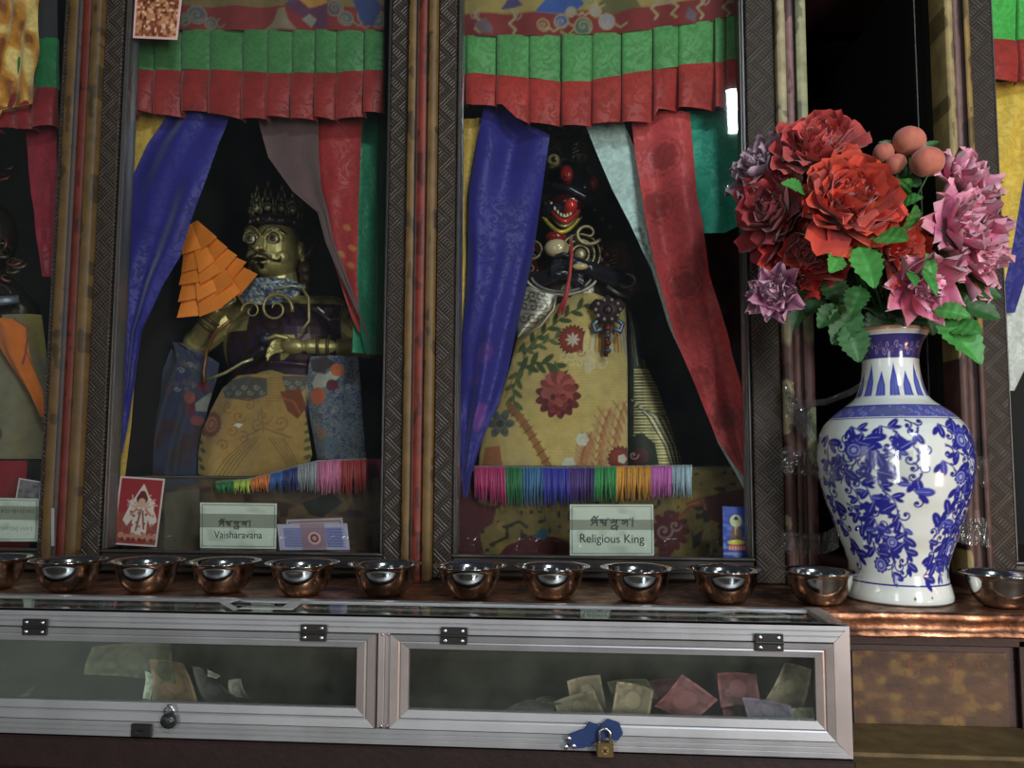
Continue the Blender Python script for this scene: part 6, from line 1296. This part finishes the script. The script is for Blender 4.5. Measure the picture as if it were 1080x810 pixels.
def peony(label, px, py, Y, R, facing, cols, seed, layers=5, point=0.0, n0=7, ruf=0.075, group='artificial peonies in the vase', stem=True, dense=1.0, name='artificial_peony', fold=0.0):
    rs = random.Random(seed); c = at(px, py, Y); u_ = unit(Y); R = R * 1.12; Rm = R * u_; ax_ = frame_of(facing)
    t = thing(name, label, 'flower', c, group); o_ = c - ax_[2] * Rm * 0.42; m = MB(); dark, mid, light, core = cols
    for L_ in range(layers):
        f = L_ / max(layers - 1, 1); tilt = 1.50 - 1.30 * f; Ln = Rm * (1.02 - 0.42 * f); n = int((n0 + 2 + L_ * 1.6) * dense)
        for q in range(n):
            az = 6.283 * (q + 0.5 * (L_ % 2) + rs.uniform(-0.18, 0.18)) / n; tint = rs.uniform(0.75, 1.2)
            def colf(v, s_, f=f, tint=tint):
                q_ = min(1, v * (1.5 if tint > 1.02 else 2.6)); base = core * (1 - q_) + mid * q_ if f > 0.15 else dark * (1 - v) + mid * v
                e = max(0, v - 0.6) * 2.2 * (0.6 + 0.4 * abs(s_)); return np.clip((base * (1 - e) + light * e) * tint, 0, 1)
            petal(m, o_ + ax_[2] * Rm * 0.10 * f, ax_, az, tilt + rs.uniform(-0.14, 0.14), Ln * rs.uniform(0.85, 1.1), Ln * rs.uniform(0.27, 0.38), 0.7 + 0.5 * f, ruf * rs.uniform(0.6, 1.5), rs.uniform(-0.55, 0.35) if f < 0.5 else rs.uniform(-0.9, 0.1), colf, rs, point=point, fold=fold)
    m.build('blossom', MAT['petal'], t, smooth=True)
    m = MB()
    for q in range(14):
        a_ = rs.uniform(0, 6.28); r_ = rs.uniform(0, 0.14) * Rm; v = ax_[0] * math.cos(a_) * r_ + ax_[1] * math.sin(a_) * r_; m.tube([o_ + v, o_ + v * 1.6 + ax_[2] * Rm * rs.uniform(0.45, 0.62)], Rm * 0.022, 5, core)
    m.build('stamens', MAT['petal'], t, smooth=True)
    if stem:
        mouth = np.array((vc[0] + rs.uniform(-0.012, 0.012), VY + rs.uniform(-0.012, 0.012), ZZ[0] - 0.02)); p0 = o_ - ax_[2] * Rm * 0.05; m = MB()
        pts = [p0 * (1 - s_) ** 2 + (p0 - ax_[2] * 0.02 + (mouth + (0, 0, 0.06) - p0) * 0.4) * 2 * s_ * (1 - s_) + mouth * s_ * s_ for s_ in np.linspace(0, 1, 10)]
        m.tube(pts, 0.0016, 7, lin(40, 70, 30)); m.build('stem', MAT['leaf'], t, smooth=True)
    return t
RC = (lin(100, 12, 18), lin(186, 38, 42), lin(222, 92, 84), lin(230, 180, 70))
RO = (lin(126, 14, 14), lin(204, 42, 26), lin(232, 88, 54), lin(236, 180, 60))
RD = (lin(70, 12, 20), lin(140, 26, 36), lin(180, 60, 64), lin(150, 40, 30))
PK = (lin(170, 50, 100), lin(226, 120, 156), lin(246, 196, 210), lin(206, 60, 110))
PP = (lin(110, 40, 80), lin(170, 90, 130), lin(222, 180, 200), lin(120, 40, 80))
peony('scarlet peony with yellow heart, highest in the bouquet', 862, 154, -0.150, 47, (-0.15, -0.8, 0.55), RC, 1, 6, n0=8, dense=1.1)
peony('large orange red peony in the middle of the bouquet', 895, 212, -0.185, 58, (0.05, -0.95, 0.25), RO, 2, 6, n0=9, dense=1.1)
peony('orange red peony peeking out below the pink ones on the right', 948, 258, -0.165, 40, (0.35, -0.85, 0.1), RO, 3, 5, n0=8)
peony('dark crimson peony at the left side of the bouquet', 816, 222, -0.135, 46, (-0.7, -0.7, 0.1), RD, 4, 5, n0=8)
peony('deep red peony low in the bouquet below the large orange red one', 856, 266, -0.140, 48, (-0.3, -0.8, -0.3), (lin(90, 10, 14), lin(170, 24, 24), lin(200, 50, 40), lin(160, 40, 20)), 5, 5, n0=8)
peony('dusky mauve pink flower at the upper left behind the scarlet peony', 800, 174, -0.110, 38, (-0.7, -0.5, 0.4), (lin(70, 34, 50), lin(130, 84, 104), lin(206, 178, 192), lin(90, 40, 60)), 6, 5, point=0.5, n0=8)
peony('dark red peony deep in the bouquet between the scarlet and the dark crimson ones', 842, 206, -0.115, 44, (-0.3, -0.9, 0.2), RD, 13, 4, n0=8)
peony('orange cheeked dark pink flower behind the crimson peony', 838, 300, -0.120, 30, (-0.2, -0.7, -0.4), RD, 12, 4, n0=7)
peony('pale pink and violet flower at the lower left of the bouquet', 814, 309, -0.150, 32, (-0.5, -0.85, -0.1), PP, 7, 5, point=0.6, n0=8, name='artificial_dahlia', group='artificial pink dahlias in the vase')
peony('pink flower at the upper right of the bouquet', 1022, 190, -0.130, 42, (0.35, -0.7, 0.55), PK, 8, 5, point=0.6, n0=8, fold=0.15, name='artificial_dahlia', group='artificial pink dahlias in the vase')
peony('largest pink flower, at the right middle of the bouquet', 1020, 238, -0.165, 50, (0.3, -0.9, 0.15), PK, 9, 5, point=0.6, n0=8, fold=0.15, name='artificial_dahlia', group='artificial pink dahlias in the vase')
peony('pink flower below the largest pink one at the right edge of the bouquet', 1036, 272, -0.140, 42, (0.55, -0.7, -0.25), PK, 10, 5, point=0.6, n0=8, fold=0.15, name='artificial_dahlia', group='artificial pink dahlias in the vase')
peony('drooping pink flower with spread pointed petals just above the vase mouth', 978, 302, -0.180, 44, (0.05, -0.75, -0.55), PK, 11, 3, point=0.8, n0=7, fold=0.2, name='artificial_dahlia', group='artificial pink dahlias in the vase')
# peach like fuzzy fruits on a spray
t = thing('peach_spray', 'spray of four fuzzy pinkish peaches standing up at the top of the bouquet', 'artificial fruit', at(962, 180, -0.13))
for i, (px, py, r, Y) in enumerate(((959, 149, 16.5, -0.13), (978, 171, 17, -0.15), (932, 161, 11, -0.12), (945, 173, 11, -0.125))):
    c = at(px, py, Y); m = MB(); rr_ = r * unit(Y); V0 = m.n; m.ball((0, 0, 0), (rr_, rr_, rr_ * 0.92), 28, 20)
    V = m.V[0].copy(); ang = np.arctan2(V[:, 1] + 0.5 * rr_, V[:, 0]); V[:, 0] *= 1 - 0.10 * np.exp(-(V[:, 0] / rr_ * 5) ** 2) * (V[:, 1] < 0); V[:, 1] += 0.10 * rr_ * np.exp(-(V[:, 0] / rr_ * 6) ** 2) * (V[:, 1] < 0)
    V[:, 2] += 0.10 * rr_ * np.exp(-((V[:, 0] ** 2 + V[:, 1] ** 2) / rr_ ** 2 * 14)) ; g = np.clip(V[:, 2:3] / rr_ * 0.5 + 0.5, 0, 1)
    m.V[0] = V @ rot_y(15 - 20 * i).T + c; m.C[0] = lin(196, 122, 92) * (1 - g) + lin(206, 104, 92) * g
    f_ = m.build('peach', MAT['petal'], t, smooth=True)
    m = MB(); mouth = np.array((vc[0], VY, ZZ[0] + 0.0)); p0 = c - np.array((0, 0, rr_ * 0.8)); m.tube([p0, p0 * 0.5 + at(955, 230, -0.11) * 0.5, at(950, 270, -0.105), mouth], 0.0014, 6, lin(50, 80, 34)); m.build('stem', MAT['leaf'], t, smooth=True)
def leaf(m, base, tipp, width, norm, rs, col, serr=0.10):
    base, tipp, norm = (np.asarray(q, float) for q in (base, tipp, norm)); d = tipp - base; L = np.linalg.norm(d); d = d / L; side = np.cross(d, norm); side /= np.linalg.norm(side); nn = np.cross(side, d)
    nl, nw = 15, 9; G = np.zeros((nl, nw, 3)); C = np.zeros((nl, nw, 3)); cv = rs.uniform(0.05, 0.22); tw = rs.uniform(-0.3, 0.3)
    for j in range(nl):
        v = j / (nl - 1); wv = width * math.sin(math.pi * min(1, v * 0.96 + 0.03)) ** 0.75 * (1 - 0.35 * v) * (1 + serr * (1 if j % 2 else -1)) * 0.62
        for i in range(nw):
            s_ = (i / (nw - 1) - 0.5) * 2; G[j, i] = base + d * L * (v + 0.05 * abs(s_)) + side * s_ * wv + nn * (cv * L * (-(v - 0.45) ** 2 * 2) + 0.30 * wv * abs(s_) ** 1.2 + tw * s_ * wv * v + 0.05 * wv * math.sin(v * 26))
            C[j, i] = col * (1.25 if i == nw // 2 else (1.0 - 0.14 * ((j + abs(i - nw // 2)) % 3 == 0)))
    m.grid(G, C.reshape(-1, 3)); 
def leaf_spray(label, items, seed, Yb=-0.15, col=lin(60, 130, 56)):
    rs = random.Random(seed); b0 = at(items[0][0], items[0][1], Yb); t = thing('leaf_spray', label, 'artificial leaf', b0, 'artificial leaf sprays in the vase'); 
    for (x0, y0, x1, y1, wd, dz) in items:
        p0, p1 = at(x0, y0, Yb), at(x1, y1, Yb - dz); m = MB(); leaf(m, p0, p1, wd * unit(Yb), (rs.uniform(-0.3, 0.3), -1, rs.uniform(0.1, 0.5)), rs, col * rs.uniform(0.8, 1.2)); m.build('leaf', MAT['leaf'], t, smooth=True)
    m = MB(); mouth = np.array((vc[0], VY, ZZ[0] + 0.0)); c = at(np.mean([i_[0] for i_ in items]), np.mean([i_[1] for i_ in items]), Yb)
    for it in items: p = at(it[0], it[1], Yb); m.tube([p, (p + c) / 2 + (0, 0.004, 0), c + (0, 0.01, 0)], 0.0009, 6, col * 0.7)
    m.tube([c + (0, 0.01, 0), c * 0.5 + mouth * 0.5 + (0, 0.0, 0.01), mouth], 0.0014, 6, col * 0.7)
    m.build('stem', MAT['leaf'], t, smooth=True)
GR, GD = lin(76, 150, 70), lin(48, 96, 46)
leaf_spray('three bright green leaves in front of the large orange red peony', [(906, 258, 922, 300, 30, 0.035), (922, 250, 956, 252, 26, 0.04), (886, 268, 876, 286, 20, 0.03)], 1, -0.195, GR)
leaf_spray('pair of green leaves between the orange red and pink flowers', [(952, 246, 966, 218, 22, 0.03), (946, 206, 960, 190, 20, 0.02), (950, 214, 972, 208, 14, 0.02)], 2, -0.17, GR)
leaf_spray('small green leaf between the scarlet and the dark crimson peony', [(852, 204, 828, 192, 18, 0.03)], 3, -0.19, GR)
leaf_spray('green leaves beside the peaches at the top of the bouquet', [(946, 158, 928, 150, 12, 0.0), (966, 160, 990, 148, 8, 0.0), (952, 186, 968, 196, 22, 0.02)], 4, -0.125, GD)
leaf_spray('bright serrated green leaves hanging right of the vase mouth', [(990, 336, 1036, 378, 38, 0.03), (984, 326, 1022, 332, 20, 0.02), (1000, 344, 1034, 350, 26, 0.03)], 5, -0.16, GR)
leaf_spray('dark green leaves spreading at the right under the pink flowers', [(1004, 316, 1054, 334, 26, 0.0), (1012, 300, 1056, 312, 22, 0.0), (992, 300, 1030, 326, 26, 0.0), (1020, 284, 1044, 300, 20, 0.01)], 6, -0.12, GD)
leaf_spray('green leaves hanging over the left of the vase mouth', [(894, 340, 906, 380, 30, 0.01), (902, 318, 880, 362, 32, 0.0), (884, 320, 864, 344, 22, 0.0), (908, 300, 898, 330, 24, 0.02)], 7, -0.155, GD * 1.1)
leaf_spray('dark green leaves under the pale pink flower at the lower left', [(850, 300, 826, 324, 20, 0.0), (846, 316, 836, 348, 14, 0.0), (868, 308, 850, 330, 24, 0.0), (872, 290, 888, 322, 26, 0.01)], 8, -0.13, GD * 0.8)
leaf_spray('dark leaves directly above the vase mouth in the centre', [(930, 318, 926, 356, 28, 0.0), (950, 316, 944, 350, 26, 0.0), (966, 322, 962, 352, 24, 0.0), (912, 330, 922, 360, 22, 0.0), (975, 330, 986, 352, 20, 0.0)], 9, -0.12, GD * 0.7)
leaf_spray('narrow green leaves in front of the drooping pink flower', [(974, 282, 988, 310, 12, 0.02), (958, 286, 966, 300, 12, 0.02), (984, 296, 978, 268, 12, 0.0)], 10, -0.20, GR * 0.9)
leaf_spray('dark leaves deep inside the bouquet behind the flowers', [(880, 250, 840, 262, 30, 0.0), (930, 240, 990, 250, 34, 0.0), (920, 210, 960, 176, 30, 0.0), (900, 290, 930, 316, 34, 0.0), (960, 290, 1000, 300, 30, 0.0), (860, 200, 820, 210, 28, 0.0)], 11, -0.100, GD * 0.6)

# ================================================================ CLEAR TAPE holding the vase
def tape(label, pts, hgt, seed, lump):
    """ribbon along points (x pixel, y pixel, depth), wrinkled where it gathers"""
    n = 160; P = np.array([at(*p) for p in pts]); L = np.r_[0, np.cumsum(np.linalg.norm(np.diff(P, axis=0), axis=1))]; s_ = np.linspace(0, L[-1], n)
    C = np.stack([np.interp(s_, L, P[:, i]) for i in range(3)], -1); G = np.zeros((14, n, 3))
    for j in range(14):
        v = j / 13 - 0.5; wr = np.array([lump((i / (n - 1))) for i in range(n)])
        a = noise1(np.arange(n) * 0.55 + seed, np.full(n, j * 0.9), seed) - 0.5; b = noise1(np.arange(n) * 0.5 + seed, np.full(n, j * 0.7 + 9), seed + 3) - 0.5
        G[j] = C + np.stack([a * 0.004 * wr, -0.001 - np.abs(b) * 0.012 * wr, np.full(n, v * hgt) + a * 0.012 * wr * (1 - abs(v))], -1)
    o = mk('clear_tape', G.reshape(-1, 3), gridfaces(n, 14)[:, ::-1], MAT['tape'], None, None); return tag(o, label, 'tape', 'clear tape strips holding the vase')
def around(y, x0, x1, n=14):
    r = np.interp(y, T_[:, 0], T_[:, 1]); out = []
    for x in np.linspace(x0, x1, n): dx = np.clip((x - 943) / r, -1, 1); out.append((943 + dx * r * 1.0, y, VY - math.sqrt(max(0, 1 - dx * dx)) * r * uv - 0.0018))
    return out
lumpf = lambda a, b: (lambda t_: 1.0 if (t_ < a or t_ > b) else 0.05)
tape('wide wrinkled clear tape across the middle of the vase from post to post', [(824, 486, -0.022), (850, 488, -0.024)] + around(492, 872, 1013) + [(1022, 495, -0.035), (1040, 498, -0.022)], 30 * uv, 3, lumpf(0.2, 0.8))
tape('wrinkled clear tape from the left post to the lower left of the vase', [(824, 570, -0.022), (850, 574, -0.026), (868, 573, -0.06), (884, 566, -0.13)], 22 * uv, 5, lambda t_: 0.9 * (1 - t_ * 0.7))
tape('wrinkled clear tape from the lower right of the vase to the right post', [(1000, 552, -0.14), (1012, 558, -0.07), (1026, 560, -0.028), (1042, 562, -0.022)], 28 * uv, 7, lambda t_: 0.3 + 0.7 * t_)
tape('crumpled clear tape on the left post beside the shoulder of the vase', [(828, 418, -0.0225), (842, 440, -0.0235), (856, 452, -0.0225)], 34 * uv, 9, lambda t_: 1.0)
tape('thin stretched clear tape from the left post to the neck of the vase', [(846, 426, -0.0225), (870, 424, -0.05), (896, 414, -0.10), (913, 404, -0.12)], 7 * uv, 11, lambda t_: 0.35)

# ================================================================ BANKNOTES IN THE CASE
def note(label, quad, Y, col, seed, curl=0.006, dark=None, back=0.0):
    """banknote standing or leaning inside the case, edge pale"""
    rs = random.Random(seed); tl, tr, br, bl_ = [np.array(q, float) for q in quad]; n1, n2 = 40, 30
    U, V = np.meshgrid(np.linspace(0, 1, n1), np.linspace(0, 1, n2)); u, v = U[..., None], V[..., None]; PX = (tl * (1 - u) + tr * u) * (1 - v) + (bl_ * (1 - u) + br * u) * v
    P = at(PX[..., 0], PX[..., 1], Y); P[..., 1] += back * (1 - V) + curl * np.sin(U * 3.1 + rs.uniform(0, 1)) + 0.003 * np.sin(V * 4 + rs.uniform(0, 3)); P[..., 2] = np.maximum(P[..., 2], 1.1652)
    w = np.hypot(*(tr - tl)); h_ = np.hypot(*(bl_ - tl)); k = Ink(U * w, V * h_, col * 1.5); k.soft = 0.5
    k.poly([(2.5, 2.5), (w - 2.5, 2.5), (w - 2.5, h_ - 2.5), (2.5, h_ - 2.5)], col); n_ = noise1(k.x * 0.2 + seed, k.y * 0.2, seed); k.put(np.clip((n_ - 0.45) * 3, 0, 1), col * 0.6, 0.8)
    k.ell(w * 0.5, h_ * 0.5, w * 0.2, h_ * 0.28, 20, col * 1.25, 0.8); k.ring(w * 0.5, h_ * 0.5, min(w, h_) * 0.3, 1.2, col * 0.5, 0.7); k.curl(w * 0.25, h_ * 0.6, 4, 1.3, 1, col * 1.5, 0.5)
    f = gridfaces(n1, n2)[:, ::-1]; fr = P.reshape(-1, 3); N = len(fr)
    o = mk('banknote', np.r_[fr, fr + (0, 0.0003, 0)], np.r_[f, f[:, ::-1] + N], MAT['banknote'], None, np.r_[k.c, k.c]); return tag(o, label, 'banknote', 'banknotes in the money case')
red_n, grn_n, yel_n, vio_n, gry_n = lin(140, 84, 90), lin(118, 116, 92), lin(146, 128, 106), lin(124, 110, 130), lin(126, 120, 112)
note('olive banknote leaning with its corner up, second from the left in the heap', [(598, 719), (633, 712), (640, 748), (604, 752)], -0.262, yel_n, 1)
note('tilted grey green banknote in front of the olive one', [(584, 742), (626, 726), (638, 752), (592, 762)], -0.275, yel_n * 0.9, 2)
note('upright yellowish banknote in the middle of the heap', [(651, 720), (690, 728), (683, 760), (645, 752)], -0.278, yel_n * 1.15, 3)
note('flat olive banknote lying behind the upright yellowish one', [(640, 720), (682, 716), (694, 736), (648, 742)], -0.250, grn_n * 0.8, 4)
note('reddish pink banknote tilted on its corner', [(720, 713), (757, 738), (725, 762), (690, 746)], -0.276, red_n, 5)
note('brown banknote lying behind the tilted reddish one', [(676, 722), (722, 713), (736, 738), (690, 744)], -0.246, red_n * 0.6, 6)
note('square mauve banknote standing right of the tilted reddish one', [(757, 711), (798, 711), (802, 744), (760, 746)], -0.262, red_n * 0.85, 7)
note('mauve grey banknote below the square mauve one', [(762, 744), (790, 742), (796, 764), (764, 762)], -0.256, red_n * 0.7, 12)
note('pale yellow banknote standing at the right end of the case', [(828, 699), (856, 706), (846, 750), (806, 742)], -0.258, yel_n * 1.3, 8)
note('violet grey banknote lying in front at the right end', [(784, 737), (834, 744), (838, 760), (790, 762)], -0.280, vio_n, 9)
note('small green white banknote in the right corner', [(828, 752), (858, 746), (858, 762), (830, 764)], -0.284, grn_n * 1.2, 10)
note('grey folded banknote at the left tail of the heap', [(530, 752), (556, 738), (592, 740), (588, 757)], -0.270, gry_n * 0.7, 11)
note('dark grey banknote between the tail and the tilted grey green one', [(560, 742), (578, 734), (600, 738), (592, 754)], -0.255, gry_n * 0.55, 13)
note('large olive banknote leaning in the left case', [(95, 683), (180, 678), (186, 722), (88, 712)], -0.262, grn_n * 0.75, 21, 0.010)
note('brownish banknote curling down beside the large olive one', [(152, 698), (196, 698), (216, 745), (158, 745)], -0.272, lin(150, 120, 90) * 0.9, 22, 0.010)
note('dull green banknote behind the brownish one', [(150, 690), (182, 684), (196, 742), (160, 744)], -0.255, grn_n * 0.8, 23, 0.010)
note('dark folded banknote right of the brownish one', [(200, 704), (222, 710), (262, 742), (216, 745)], -0.262, gry_n * 0.4, 24, 0.006)
note('small white cornered banknote at the right of the left heap', [(240, 718), (254, 716), (264, 738), (244, 736)], -0.268, gry_n * 1.0, 25, 0.003)
note('thin pale banknote edge sticking out of the left heap', [(216, 706), (232, 713), (230, 715), (220, 713)], -0.270, gry_n * 1.3, 26, 0.001)
note('pale banknote corner at the far left of the case', [(22, 733), (37, 722), (32, 740), (12, 740)], -0.272, gry_n * 1.0, 27, 0.003)
note('pale strip of paper leaning in the middle of the left heap', [(152, 708), (160, 712), (160, 738), (152, 736)], -0.280, lin(170, 180, 160), 28, 0.001)
